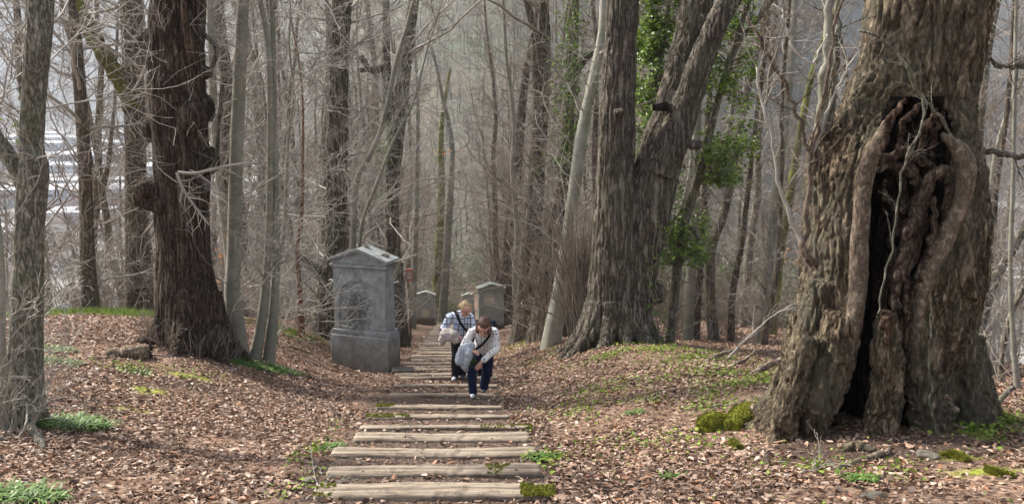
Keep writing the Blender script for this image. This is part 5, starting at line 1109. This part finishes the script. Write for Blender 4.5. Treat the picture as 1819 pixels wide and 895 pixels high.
for k, q in enumerate([('dark green grassy clump beside the grey ridged trunk', 128, 758, 620, .42, .24), ('long green leafy clump on the slope right of the burred lime', 455, 652, 500, .48, .17), ('green leafy clump at the right end of the long clump', 505, 660, 340, .36, .17), ('green leafy clump at the left end of the long clump', 415, 645, 300, .34, .15),
    ('bright green clump on the leaf slope, upper one beside the ridged trunk', 85, 622, 260, .45, .13), ('bright green clump on the leaf slope, lower one beside the ridged trunk', 90, 645, 260, .45, .13), ('small green clump beside the cut log', 235, 662, 120, .3, .10), ('green grass clump in the bottom left corner', 30, 885, 420, .35, .2),
    ('small bright grass tuft before the hollow lime', 1530, 855, 130, .1, .13), ('small green tuft on the leaves right of the stairs', 965, 815, 160, .14, .12), ('small green tuft at the left end of the nearest steps', 590, 795, 110, .12, .10), ('tiny green tuft alone on the right leaf slope', 1128, 735, 80, .12, .09), ('tiny green tuft low on the right leaf slope', 1200, 850, 70, .1, .09),
    ('green tuft at the foot of the beech stems', 520, 600, 120, .25, .08), ('small green tuft at the foot of the double lime', 1072, 605, 90, .15, .12)]):
    tuft(*q, seed=200+k)
# grassy strip on the left crest
rs = np.random.default_rng(5); n = 9000; cx = G(170, 556)
x = rs.normal(cx[0]+.8, 2.6, n); y = rs.normal(cx[1]-.3, .8, n); kk = fbm(np.stack([x*1.2, y*1.2, x*0], 1), 3, 2) > -.12; x, y = x[kk], y[kk]; z = Hs(x, y); n = len(x)
a = rs.uniform(0, 6.28, n); h_ = rs.uniform(.08, .2, n); s = .012; V = np.stack([np.stack([x-s*np.sin(a), y+s*np.cos(a), z], 1), np.stack([x+s*np.sin(a), y-s*np.cos(a), z], 1), np.stack([x+h_*.5*np.cos(a), y+h_*.5*np.sin(a), z+h_], 1)], 1)
M['crestgrass'] = island('crest_grass', [(0, (.08, .13, .02)), (.5, (.15, .22, .035)), (1, (.25, .31, .06))], .6, .3, .2)
tag(link('grass', mesh('grass', V.reshape(-1, 3), [np.arange(3*n).reshape(-1, 3)], False, [M['crestgrass']])), 'green grass strip along the left crest behind the leaf slope', 'grass', kind='stuff')

# ------------------------------------------------------------------ logs, fallen branches, stones
def stick(name, label, cat, pts, rad, mt, seed=1, n=16, sides=8, twigs=0, lift=None, wob=.008, group=None):
    rs = np.random.default_rng(seed); r = np.array(rad, float)
    if max(len(q) for q in pts) > 2:
        i0 = int(np.argmin([len(q) for q in pts])); Y0 = G(*pts[i0][:2])[1]; p = np.array([P(q[0], q[1], Y0+.25*i) for i, q in enumerate(pts)])
    else: p = np.array([G(q[0], q[1]) for q in pts], float)
    for i, q in enumerate(pts): p[i, 2] += r[i]*.7
    q, qr = resample(p-p[0], r, n); q = q+wob*rs.normal(size=q.shape); qr = qr*(1+.03*rs.normal(size=n)); g_ = Geo(); g_.tubes(q[None], qr[None], sides, True)
    if twigs: a, ra = spawn(q[None], qr[None], twigs, .1, 1, lambda t, L_: L_*.3+0*t, .7, 6, 0, .2, rs, .5, .004); g_.tubes(a, ra, 4); b_, rb = spawn(a, ra, twigs*3, .1, 1, lambda t, L_: L_*.5, .7, 4, 0, .2, rs, .6, .003); g_.tubes(b_, rb, 3)
    o = link(name, g_.build(name, M[mt]), None, tuple(p[0])); tag(o, label, cat, group); return o
lg = stick('fallen_log', 'short rotten log with a splintered end lying on the left leaf slope', 'log', [(262, 636), (235, 636), (212, 634), (190, 632)], [.13, .12, .085, .06], 'deadwood', 1, 14, 14, wob=.012)
rs = np.random.default_rng(3); n = 60; a = rs.uniform(0, 6.28, n); r = .12*np.sqrt(rs.uniform(0, 1, n)); g_ = Geo()
P0 = np.stack([np.full(n, -.02), np.cos(a)*r, np.sin(a)*r], 1); P1 = P0+np.stack([rs.uniform(.02, .12, n), rs.normal(0, .02, n), rs.normal(0, .02, n)], 1); g_.tubes(np.stack([P0, P1], 1), np.stack([np.full(n, .022), np.full(n, .006)], 1), 4, True); link('splintered_end', g_.build('splintered_end', M['wood_dark']), lg)
for q in [('fallen_branch', 'thin dead branch lying left of the rotten log', 'branch', [(205, 637), (180, 638), (152, 636)], [.03, .025, .012], 'deadwood', 2, 12, 6, 3),
    ('fallen_branch', 'bare stick lying before the burred lime between moss patches', 'branch', [(330, 632), (290, 634), (262, 630)], [.014, .012, .008], 'twig_brown', 3, 12, 5, 2),
    ('fallen_branch', 'short dark dead branch on the leaves near the beech stems', 'branch', [(505, 610), (530, 622), (555, 628)], [.03, .03, .02], 'deadwood', 4, 12, 6, 3),
    ('fallen_branch', 'long brown dead branch on the soil before the hollow lime', 'branch', [(1482, 842), (1530, 822), (1582, 804)], [.035, .035, .03], 'deadwood', 5, 14, 8, 0),
    ('fallen_branch', 'pale twiggy branch lying flat before the hollow lime roots', 'branch', [(1372, 848), (1420, 846), (1466, 828)], [.013, .018, .01], 'twig', 6, 14, 5, 6),
    ('fallen_branch', 'crooked thin twig at the foot of the left root', 'branch', [(1340, 838), (1365, 820), (1400, 822)], [.008, .011, .006], 'twig', 7, 14, 5, 6),
    ('fallen_branch', 'short pale lying root stub in front of the hollow', 'branch', [(1500, 800), (1530, 800), (1556, 806)], [.045, .05, .02], 'hollow', 8, 14, 10, 0),
    ('fallen_branch', 'thick broken branch leaning on the ground left of the hollow lime', 'branch', [(1338, 668), (1362, 655, .12), (1392, 640, .25)], [.05, .05, .05], 'deadwood', 9, 14, 8, 0),
    ('fallen_branch', 'forked dead branch on the mound crest', 'branch', [(1262, 640), (1285, 630, .1), (1310, 622, .25)], [.05, .04, .02], 'deadwood', 10, 14, 7, 6),
    ('fallen_branch', 'dark twisted dead branch on the mound crest', 'branch', [(1302, 652), (1325, 640, .05), (1345, 620, .35)], [.035, .03, .015], 'deadwood', 11, 14, 7, 6),
    ('fallen_branch', 'long pale arching branch rising over the mound crest', 'branch', [(1290, 640), (1330, 600, .35), (1375, 560, .7), (1420, 535, 1.0)], [.022, .018, .014, .008], 'twig', 12, 20, 6, 14),
    ('fallen_branch', 'thin branch lying across the right leaf slope', 'branch', [(1215, 728), (1290, 722), (1350, 712)], [.010, .012, .008], 'twig', 13, 18, 5, 6),
    ('fallen_branch', 'thin twig lying on the leaves left of the near steps', 'branch', [(530, 870), (560, 835), (582, 808)], [.008, .011, .008], 'twig_brown', 14, 16, 5, 6),
    ('fallen_branch', 'pale twig at the left end of the nearest step', 'branch', [(548, 888), (566, 862), (570, 835)], [.010, .010, .006], 'twig', 15, 16, 5, 5),
    ('fallen_branch', 'small twig lying on the broad pale step', 'branch', [(733, 806), (748, 812), (760, 818)], [.006, .006, .004], 'twig_brown', 16, 10, 5, 3),
    ('fallen_branch', 'small twig crossing the cracked mossy step', 'branch', [(812, 848), (838, 836), (858, 828)], [.005, .007, .004], 'twig_brown', 17, 10, 5, 3),
    ('fallen_branch', 'smooth curved pole leaning against the left side of the big stele', 'branch', [(562, 574), (578, 562, .1), (592, 530, .55), (600, 480, 1.3)], [.05, .05, .045, .03], 'beech', 18, 20, 8, 0),
    ('fallen_branch', 'long dead branch on the ground at the foot of the pale leaning trunk', 'branch', [(905, 590), (940, 586, .05), (972, 582, .12)], [.05, .045, .02], 'deadwood', 19, 14, 7, 3),
    ('fallen_log', 'thick bent pale log lying between the leaning trunk and the double lime', 'log', [(1000, 598), (1018, 588, .15), (1034, 570, .5), (1042, 540, 1.1)], [.22, .24, .2, .12], 'bgbark', 20, 18, 12, 0),
    ('fallen_branch', 'arched pole lying on the ground near the right edge', 'branch', [(1722, 742), (1745, 738, .03), (1775, 712, .2), (1800, 690, .4)], [.035, .04, .035, .03], 'bgbark', 21, 16, 8, 0),
    ('fallen_branch', 'long pale pole slanting up behind the hollow lime at right', 'branch', [(1690, 640), (1740, 600, .6), (1790, 560, 1.2), (1830, 520, 1.8)], [.03, .03, .028, .02], 'callus', 22, 16, 8, 4),
    ('surface_root', 'thick pale root curving over leaves at the left photo edge', 'root', [(20, 740), (45, 755), (62, 775), (78, 800)], [.07, .06, .05, .03], 'greybark', 23, 18, 10, 0),
    ('surface_root', 'grey root arching in the bottom left corner', 'root', [(-10, 790), (12, 800, .06), (22, 830, .06), (20, 870)], [.06, .07, .06, .05], 'greybark', 24, 18, 10, 0)]:
    nm, lab, cat, pts, rad, mt, sd, n_, sides, tw = q; stick(nm, lab, cat, pts, rad, mt, sd, n_, sides, tw)
def rock(label, u, v, s, seed, mt='stone'):
    rs = np.random.default_rng(seed); g_ = Geo(); caps(g_, [(rs.normal(0, s*.3, 3), s*.8, rs.normal(0, s*.3, 3), s*.7)]); c = G(u, v)
    me_ = remesh(g_, 'stone', M[mt], s*.12, 1, lambda co, no: no*(s*.5*fbm(co/s*1.1, seed, 2))[:, None]); o = link('stone', me_, None, (c[0], c[1], c[2]+s*.25)); o.scale = (1.2, 1, .75); tag(o, label, 'stone', 'loose stones'); 
rock('dark upright stone at the bottom edge before the hollow lime', 1550, 888, .07, 1); rock('pale stone on the soil before the right root of the hollow lime', 1655, 815, .07, 2); rock('small grey stone beside the left end of the nearest step', 545, 855, .05, 3)
rock('pale stone at the foot of the double lime', 1072, 612, .12, 4, 'callus')
# splintered wood heap inside the hollow foot
rs = np.random.default_rng(9); g_ = Geo()
for k in range(46):
    u, v = rs.uniform(1622, 1700), rs.uniform(700, 775); c = P(u, v, 9.25); d = rs.normal(size=3); d[2] = abs(d[2])*.6; d /= np.linalg.norm(d); Ln = rs.uniform(.06, .16)
    V = np.array([[a_*.5*Ln, b_*.03, e_*.012] for a_ in (-1, 1) for b_ in (-1, 1) for e_ in (-1, 1)]); m3 = np.array(Vector(d).to_track_quat('X', 'Z').to_matrix()); g_.add(V@m3.T+c-HOL.location, [[[0, 1, 3, 2], [4, 6, 7, 5], [0, 4, 5, 1], [2, 3, 7, 6], [0, 2, 6, 4], [1, 5, 7, 3]]])
o = link('rotten_wood', g_.build('rotten_wood', M['deadwood'], False), HOL); o['kind'] = 'stuff'
# ------------------------------------------------------------------ evergreen foliage, ivy, holly, understory
def leafy(e, name, centers, radii, per, size, mt, seed, droop=.3, aspect=.6):
    rs = np.random.default_rng(seed); c = np.repeat(centers, per, 0); r = np.repeat(radii, per)
    d = rs.normal(size=c.shape); d /= np.linalg.norm(d, axis=1, keepdims=True); p = c+d*(r*rs.uniform(0, 1, len(r))**.5)[:, None]
    V, F_ = leaf_quads(p, size, rs, droop, aspect); return link(name, mesh(name, V, F_, False, [M[mt]]), e)
def holly(label, stems, Y_, seed, n1, n2, per, zone, name='holly_tree'):
    rs = np.random.default_rng(seed); st = [px_line(s, Y_) for s in stems]; base = st[0][0][0].copy(); base[2] = Hz(base[0], base[1]); e = empty(name, base, label, 'tree')
    g_ = Geo(); A = []
    for k, (q, qr) in enumerate(st):
        if k == 0: q, qr = sink(q, qr)
        q, qr = resample(q-base, qr, 30); g_.tubes(q[None], qr[None], 8); A.append((q, qr))
    link('trunk', g_.build('trunk', M['bgbark']), e); Pt = np.array([a[0] for a in A]); Ra = np.array([a[1] for a in A])
    b_, rb = spawn(Pt, Ra, n1, .05, 1, lambda t, L_: .9+0*t, 1.0, 7, .0, .14, rs, .4, .006); c_, rc = spawn(b_, rb, n2, .2, 1, lambda t, L_: L_*.55, .8, 5, .0, .2, rs, .6, .004)
    wpt = c_.reshape(-1, 3)+base; dep = wpt[:, 1]*cp-wpt[:, 2]*sp_; vv = H0/2-F*(wpt[:, 1]*sp_+wpt[:, 2]*cp)/dep; uu = W0/2+F*wpt[:, 0]/dep
    ok = np.zeros(len(wpt), bool)
    for (a, b1, c1, d1) in zone: ok |= (uu > a) & (uu < c1) & (vv > b1) & (vv < d1)
    g2 = Geo(); g2.tubes(b_, rb, 4); g2.tubes(c_, rc, 3); link('branches', g2.build('branches', M['twig_brown']), e)
    cen = (wpt-base)[ok]; cen = cen[rs.uniform(0, 1, len(cen)) < .9]; leafy(e, 'crown', cen, np.full(len(cen), .12), per, .088, 'greenleaf', seed, .2); return e
holly('glossy green holly growing between and behind the two trunks of the great lime', [[(1150, -80, 10), (1158, 100, 12), (1160, 300, 14), (1150, 420, 14), (1140, 600, 14)], [(1140, -80, 8), (1160, 60, 9), (1180, 200, 10), (1150, 420, 12)], [(1200, -80, 8), (1180, 60, 9), (1165, 200, 10), (1155, 420, 12)]], 21.6, 31, 150, 620, 5, [(1120, -200, 1215, 350), (1140, 340, 1180, 480)])
holly('green holly spreading right of the double lime with leaves hanging over the wood', [[(1360, -80, 8), (1310, 60, 11), (1275, 180, 13), (1245, 300, 15), (1210, 430, 16), (1190, 600, 18)], [(1400, -40, 6), (1350, 30, 8), (1310, 80, 10), (1275, 180, 11)], [(1330, 250, 6), (1290, 290, 7), (1250, 310, 9), (1235, 330, 10)], [(1250, 440, 5), (1220, 400, 7), (1180, 430, 8), (1160, 460, 9)]], 21.8, 32, 170, 560, 4, [(1215, -200, 1345, 330), (1150, 330, 1260, 470)])
def ivy(label, line, Y_, n, rad, seed, base_e, off_=.0, size=.06, per=5):
    rs = np.random.default_rng(seed); q, qr = px_line(line, Y_); q, qr = resample(q, qr, 60); o = q[0].copy(); e = empty('ivy', o, label, 'ivy'); K = 60
    g_ = Geo(); w_ = np.stack([q-o+np.stack([np.cumsum(rs.normal(0, .015, K)), np.full(K, -.02), np.zeros(K)], 1)+np.array([rs.normal(0, .05), 0, 0]) for _ in range(3)]); g_.tubes(w_, np.full((3, K), .008), 4); link('vine', g_.build('vine', M['twig_brown']), e)
    k = rs.integers(0, K, n); msk = fbm(np.stack([k*.12, k*0+seed, k*0], 1), 2, 2) > -.12; k = k[msk]; c = q[k]-o+rs.normal(0, rad, (len(k), 3))*np.array([1, .6, 1.2]); leafy(e, 'leaves', c, np.full(len(c), .07), per, size, 'freshivy', seed, .4, .8)
M['freshivy'] = island('ivy_leaf', [(0, (.05, .10, .015)), (.5, (.12, .20, .03)), (1, (.22, .30, .05))], .5, .4, .2)
ivy('fresh green ivy climbing the dark trunk left of the double lime', [(1030, -60, 10), (1018, 60, 10), (1008, 150, 10), (1012, 230, 10), (1010, 300, 10)], 27.1, 620, .24, 41, None, per=5)
ivy('second strand of light ivy leaves on a side limb by the pale leaning trunk', [(1150, -60, 10), (1080, 20, 10), (1040, 90, 10), (1020, 160, 10)], 26.9, 110, .2, 42, None, per=3)
ivy('thin light ivy on the lime behind the big left stele', [(690, 190, 8), (684, 240, 8), (676, 330, 8), (680, 400, 8)], 33.2, 320, .16, 43, None, per=5)
ivy('sparse light ivy leaves at the far left edge of the photo', [(-30, 190, 5), (8, 215, 5), (20, 240, 5), (30, 130, 5)], 12, 26, .12, 44, None, per=3)
ivy('dark green ivy low on the right side of the great double lime', [(1175, 400, 5), (1168, 460, 5), (1160, 520, 5), (1170, 600, 5)], 19.7, 90, .12, 45, None, per=4)

# withered orange beech leaves
def withered(label, spots, Y_, seed, n, s=.08):
    rs = np.random.default_rng(seed); c = np.array([P(u, v, Y_) for u, v in spots]); o = c[0].copy(); e = empty('beech_sapling', (o[0], o[1], Hz(o[0], o[1])), label, 'sapling'); b = np.array(e.location)
    g_ = Geo()
    for p in c: g_.tubes(*[x[None] for x in resample(np.array([[0, 0, -.1], (p-b)*.5+rs.normal(0, .05, 3), p-b]), [.012, .009, .004], 12)], sides=5)
    link('stems', g_.build('stems', M['twig_brown']), e); leafy(e, 'leaves', c-b, np.full(len(c), s*3), n, s, 'copperleaf', seed, .6, .55)
withered('beech sapling keeping orange withered leaves right of the burred lime', [(385, 440), (396, 455), (390, 495), (382, 500), (402, 425), (440, 515)], 20, 51, 8)
withered('beech sapling with faint orange leaves far down above the path', [(770, 275), (790, 272), (810, 268), (830, 262)], 70, 52, 10, .2)
withered('beech twig with orange leaves hanging in the right wood', [(1395, 452), (1410, 458), (1420, 466), (1385, 460)], 32, 53, 12, .12)
withered('young beech with small reddish leaves beside the leaning trunk', [(985, 515), (992, 530), (1000, 520), (975, 545)], 25, 54, 6, .06)

# shrubs and scrub
shr = [shrub_mesh(s, 2.6, 24, .55, 'twig_brown', .006, 170, 620) for s in (61, 62, 63)]; shg = [shrub_mesh(s, 2.2, 16, .6, 'twig', .005, 120, 420) for s in (64, 65)]
gbush = []
for s in (66, 67, 68):
    me_, (P_, Ra, b_, rb) = shrub_mesh(s, 2.4, 16, .7, 'twig_brown', .006, 100, 200); rs = np.random.default_rng(s); c = b_[:, 2:].reshape(-1, 3); c = np.repeat(c, 5, 0)+rs.normal(0, .12, (len(c)*5, 3)); V, F_ = leaf_quads(c, .10, rs, .2, .6); gbush.append((me_, mesh('bush_leaves', V, F_, False, [M['dullgreen']])))
def put(name, me_, x, y, s, rz, label, group, cat='shrub', leaves=None, dz=0):
    if leaves is None:
        o = link(name, me_, None, (x, y, Hz(x, y)+dz)); o.rotation_euler = (0, 0, rz); o.scale = (s, s, s); tag(o, label, cat, group)
    else:
        o = empty(name, (x, y, Hz(x, y)+dz), label, cat, group, rz); o.scale = (s, s, s); link('stems', me_, o); link('foliage', leaves, o)
    return o
R_ = random.Random(4)
def inview(x, y, m=.56): return abs(x) < m*y+1
def dither(n, yr, tr, fn, tries=8000):
    k = 0
    while k < n and tries:
        tries -= 1; y = yr[0]*(yr[1]/yr[0])**R_.random(); t = R_.uniform(*tr); x = float(pathx(y))+t
        if not inview(x, y): continue
        fn(x, y); k += 1
# thicket at the foot of the trunk row right of the path
for k in range(10):
    u = R_.uniform(950, 1062); Y_ = R_.uniform(26, 36); x = (u-909.5)/F*(Y_*1.02); put('thicket_shrub', upr[k % 2], x, Y_, R_.uniform(.7, 1.1), R_.uniform(0, 6), 'tangled brown brushwood at the foot of the dark trunk row', 'brushwood under the trunk row')
for k in range(8):
    Y_ = R_.uniform(21.0, 22.5); x = (R_.uniform(1030, 1062)-909.5)/F*Y_; put('thicket_shrub', upr[k % 2], x, Y_, R_.uniform(.8, 1.1), R_.uniform(0, 6), 'dense upright brown shoots directly left of the double lime', 'shoots left of the double lime')
dither(32, (44, 120), (2.5, 40), lambda x, y: put('bare_shrub', (shr if R_.random() < .6 else shg)[R_.randrange(2)][0], x, y, R_.uniform(.9, 1.8), R_.uniform(0, 6), 'low bare bush among the slender trees of the right wood', 'bare bushes right of the path'))
dither(44, (32, 120), (-40, -2.5), lambda x, y: put('bare_shrub', (shr if R_.random() < .4 else shg)[R_.randrange(2)][0], x, y, R_.uniform(.9, 1.8), R_.uniform(0, 6), 'low bare bush in the wood behind the left bank', 'bare bushes left of the path'))
for k in range(9):
    u = R_.uniform(1165, 1420); Y_ = R_.uniform(27, 37); x = (u-909.5)/F*(Y_*1.02); put('bare_shrub', shr[k % 3][0], x, Y_, R_.uniform(.5, .85), R_.uniform(0, 6), 'reddish brown low brush on the leaf floor right of the double lime', 'brush on the right leaf floor')
for k in range(22):
    u = R_.uniform(1165, 1440); Y_ = R_.uniform(40, 56); x = (u-909.5)/F*(Y_*1.02); b_ = gbush[k % 3]; put('green_bush', b_[0], x, Y_, R_.uniform(.9, 1.35), R_.uniform(0, 6), 'dull green evergreen bush behind the right wood stems', 'green bushes in the right wood', leaves=b_[1])
for k, (u, Y_, s) in enumerate([(810, 130, 2.0), (800, 118, 1.4), (868, 120, 1.6), (890, 140, 2.6), (770, 135, 2.0), (850, 170, 3.0), (815, 165, 2.6), (750, 160, 3)]):
    x = (u-909.5)/F*(Y_*1.02); b_ = gbush[k % 3]; put('green_bush', b_[0], x, Y_, s, k, 'far green bush beside the climbing path', 'green bushes by the far path', leaves=b_[1])
for k, (u, v, Y_) in enumerate([(1760, 660, 18), (1800, 640, 20), (1780, 600, 24)]):
    x = (u-909.5)/F*Y_; b_ = gbush[k % 3]; put('budding_shrub', shg[k % 2][0], x, Y_, .9, k, 'light budding shrub at the right edge behind the hollow lime', 'budding shrubs at right')
# near saplings with pale twigs
for k, (u, v, s) in enumerate([(18, 770, .6), (-20, 700, .8)]):
    p = G(u, v); put('sapling', shg[k % 2][0], p[0], p[1], s, k*1.3, 'thin pale shoots around the ridged trunk at the left edge', 'pale shoots at the left edge', 'sapling')
for k in range(10):
    u = [120, 200, 300, 470, 540, 560, 640, 665, 500, 430][k]; Y_ = 26+k*.8; x = (u-909.5)/F*(Y_*1.02); put('sapling', shg[k % 2][0], x, Y_, R_.uniform(.9, 1.5), k*1.1, 'twiggy pale sapling on the crest of the left bank', 'saplings on the left crest', 'sapling')

# ------------------------------------------------------------------ the wood behind: every tree a copy with its own trunk and crown
kinds = ['beech', 'beech', 'tall', 'lean', 'fork', 'beech', 'tall']
placed = []
def wood(n, yr, tr, label, group, mind, seed):
    global R_
    R_ = random.Random(seed); k = 0; tries = 20000
    while k < n and tries:
        tries -= 1; y = yr[0]*(yr[1]/yr[0])**(R_.random()**.8); t = R_.uniform(*tr); x = float(pathx(y))+t
        if not inview(x, y, .60) or abs(t) < 2.6+.01*y: continue
        uu = W0/2+F*x/(y*cp-float(prof(y))*sp_)
        if y < 62 and 1150 < uu < 1450: continue
        if (uu > 1700 or uu < 230) and R_.random() < .6: continue
        if any((x-a)**2+(y-b)**2 < (mind*(1+y*.008))**2 for a, b in placed): continue
        placed.append((x, y)); kd = R_.choice(kinds); place_tree('bare_tree', kd, R_.randrange(3), x, y, R_.uniform(.75, 1.25), R_.uniform(0, 6.28), label, group); k += 1
wood(80, (33, 125), (-60, -2.6), 'slender bare tree of the wood falling away behind the left bank', 'bare trees of the left wood', 2.6, 1)
wood(38, (42, 125), (-16, -2.6), 'bare tree standing in the wood left of the far path', 'bare trees left of the far path', 2.0, 3)
wood(38, (40, 125), (2.6, 16), 'bare tree standing in the wood right of the far path', 'bare trees right of the far path', 2.0, 4)
wood(62, (28, 125), (9, 46), 'slender bare tree of the wood sloping down at the right', 'bare trees of the right wood', 2.6, 2)

# far wood on the opposite hillside: too many and too small to tell apart
def far_wood(name, label, n, seed, amin, amax, rmin, rmax, nb=13, nt=40):
    rs = np.random.default_rng(seed); a = rs.uniform(amin, amax, n*3); r = rmin*(rmax/rmin)**(rs.uniform(0, 1, n*3)); x = r*np.sin(a); y = r*np.cos(a); z = Hs(x, y); ok = (z > -72) & (np.abs(x-pathx(y)) > np.where(r < 230, 3.5, 0)); x, y, z, r = x[ok][:n], y[ok][:n], z[ok][:n], r[ok][:n]; n = len(x)
    h = rs.uniform(11, 19, n); K = 5; P_ = np.empty((n, K, 3)); 
    for k in range(K): f = k/(K-1); P_[:, k] = np.stack([x+rs.normal(0, .25, n)*(k > 0)+f*rs.normal(0, .8, n), y+f*rs.normal(0, .8, n), z-.5+f*h], 1)
    Ra = np.linspace(1, .2, K)[None]*(rs.uniform(.10, .24, n)*(1+r/700))[:, None]; G_ = Geo(); G_.tubes(P_, Ra, 4)
    b_, rb = spawn(P_, Ra, n*nb, .2, 1, lambda t, L_: L_*.30*(1.2-.7*t), .9, 4, .10, .15, rs, .4, .035); G_.tubes(b_, rb, 3)
    c_, rc = spawn(b_, rb, n*nt, .1, 1, lambda t, L_: L_*.55, .7, 3, .08, .2, rs, .6, .024); G_.tubes(c_, rc, 3)
    tag(link(name, G_.build(name, M['farwood'])), label, 'wood', kind='stuff')
m, nt, b = newmat('far_wood', .95, .05); w = coords(nt, (.12, .12, .12)); L(nt, ramp(nt, noise(nt, w, 1.0, 5, .7), [(.3, (.085, .079, .058)), (.5, (.16, .15, .118)), (.7, (.26, .245, .20))]), b.inputs['Base Color']); M['farwood'] = m
far_wood('far_woodland', 'bare grey brown wood covering the hillside opposite, beyond the path', 1500, 71, -.27, .36, 128, 620, 13, 44)
far_wood('far_woodland', 'bare wood on the hillside across the valley at the right', 420, 72, .30, .62, 800, 1500, 10, 22)
far_wood('far_woodland', 'wood at the foot of the left slope before the valley', 420, 73, -.62, -.20, 130, 420, 13, 40)
# low green undergrowth patches on the slope beside the climbing path
# ------------------------------------------------------------------ valley: halls, houses
M['roofw'] = plain('pale_sheet_roof', (.35, .36, .38), (.60, .61, .63), .2, .5, .3, 0); M['wallg'] = plain('grey_cladding', (.30, .31, .33), (.42, .43, .44), .3, .7, .3, 0); M['roofd'] = plain('dark_roof', (.10, .085, .08), (.18, .14, .13), .5, .8, .2, 0); M['wallw'] = plain('white_render', (.60, .59, .56), (.74, .73, .70), .3, .8, .2, 0); M['window'] = plain('window_band', (.03, .04, .05), (.06, .07, .08), 1, .2, .5, 0)
def bldg(kind):
    w, d, h = (60, 26, 9) if kind == 'hall' else (12, 9, 6.5)
    a = Geo(); a.box((0, 0, h/2-1), (w, d, h+2)); r_ = Geo(); hh = 2.2 if kind == 'hall' else 4.0
    r_.prism([(-w/2-.5, h), (w/2+.5, h), (w/2+.5, h+.3), (-w/2-.5, h+.3)], -d/2-.5, d/2+.5) if 0 else None
    V = [[-w/2-.5, -d/2-.5, h+.01], [w/2+.5, -d/2-.5, h+.01], [w/2+.5, d/2+.5, h+.01], [-w/2-.5, d/2+.5, h+.01], [-w/2-.5, 0, h+hh], [w/2+.5, 0, h+hh]]
    r_.add(V, [[[0, 1, 5, 4], [2, 3, 4, 5], [3, 2, 1, 0]], [[0, 4, 3], [1, 2, 5]]]); wi = Geo()
    nw = 12 if kind == 'hall' else 4
    for i in range(nw):
        for zz in ([h*.62] if kind == 'hall' else [1.6, 4.4]):
            for sgn in (-1, 1): wi.box(((i+.5)/nw*w*.92-w*.46, sgn*(d/2+.03), zz), (w/nw*.55, .1, 1.6 if kind == 'hall' else 1.3))
    return a.build(kind+'_wall', M['wallg' if kind == 'hall' else 'wallw'], False), r_.build(kind+'_roof', M['roofw' if kind == 'hall' else 'roofd'], False), wi.build(kind+'_windows', M['window'], False)
bm2 = {k: bldg(k) for k in ('hall', 'house')}
R_ = random.Random(12)
def build_at(kind, x, y, s, rz, label, group):
    e = empty('factory_hall' if kind == 'hall' else 'house', (x, y, Hz(x, y)), label, 'building', group, rz); e.scale = (s*R_.uniform(.7, 1.6), s, s)
    for nm, m_ in zip(('wall', 'roof', 'windows'), bm2[kind]): link(nm, m_, e)
def place_b(n, kind, a0, a1, r0, r1, label, group, s=(.8, 1.4)):
    k = 0; tries = 4000; L0 = []
    while k < n and tries:
        tries -= 1; a = R_.uniform(a0, a1); r = r0*(r1/r0)**R_.random(); x, y = r*math.sin(a), r*math.cos(a)
        if Hz(x, y) > -72 or any((x-p)**2+(y-q)**2 < (75 if kind == 'hall' else 24)**2 for p, q in L0): continue
        L0.append((x, y)); build_at(kind, x, y, R_.uniform(*s), R_.uniform(-.35, .35), label, group); k += 1
place_b(44, 'hall', -.56, -.24, 520, 2100, 'pale roofed factory hall on the valley floor, seen between the left trunks', 'factory halls in the valley')
place_b(60, 'house', -.56, -.24, 330, 900, 'white house on the valley floor, seen between the left trunks', 'houses in the left valley')
place_b(14, 'hall', .40, .56, 420, 820, 'pale roofed hall on the valley floor, seen past the hollow lime', 'halls in the right valley', (.6, 1.0))
place_b(40, 'house', .33, .56, 260, 620, 'small white house down in the valley at the right', 'houses in the right valley')

# red wooden box on the trunk behind the big stele
c = P(727, 488, 40); e = empty('red_lantern_box', c, 'small red wooden box fixed between the trunks left of the small stele', 'box'); M['redpaint'] = plain('red_paint', (.30, .05, .035), (.42, .09, .06), 8, .6, .3, .1)
g_ = Geo(); g_.box((0, 0, .22), (.30, .2, .05)); g_.box((0, 0, -.22), (.30, .2, .05)); g_.box((-.13, 0, 0), (.03, .18, .388)); g_.box((.13, 0, 0), (.03, .18, .388)); link('frame', g_.build('frame', M['redpaint'], False), e)
g_ = Geo(); g_.box((0, .05, 0), (.225, .02, .386)); link('back_panel', g_.build('back_panel', M['wallw'], False), e); gzz = Hz(c[0], c[1])-c[2]; g_ = Geo(); g_.tubes(np.array([[0, .12, gzz-.2], [0, .12, .3]])[None], np.array([[.045, .04]]), 8, True); link('post', g_.build('post', M['deadwood']), e)

# ------------------------------------------------------------------ haze
g_ = Geo(); g_.box((0, 2100, 172), (8400, 4700, 502)); hz = link('haze', g_.build('haze', [], False)); hz['kind'] = 'stuff'
m = bpy.data.materials.new('haze'); m.use_nodes = True; nt = m.node_tree; nt.nodes.remove(nt.nodes['Principled BSDF']); pv = nt.nodes.new('ShaderNodeVolumePrincipled')
pv.inputs['Color'].default_value = (.80, .87, 1.0, 1); pv.inputs['Density'].default_value = .00017; L(nt, pv.outputs[0], nt.nodes['Material Output'].inputs['Volume']); hz.data.materials.append(m)
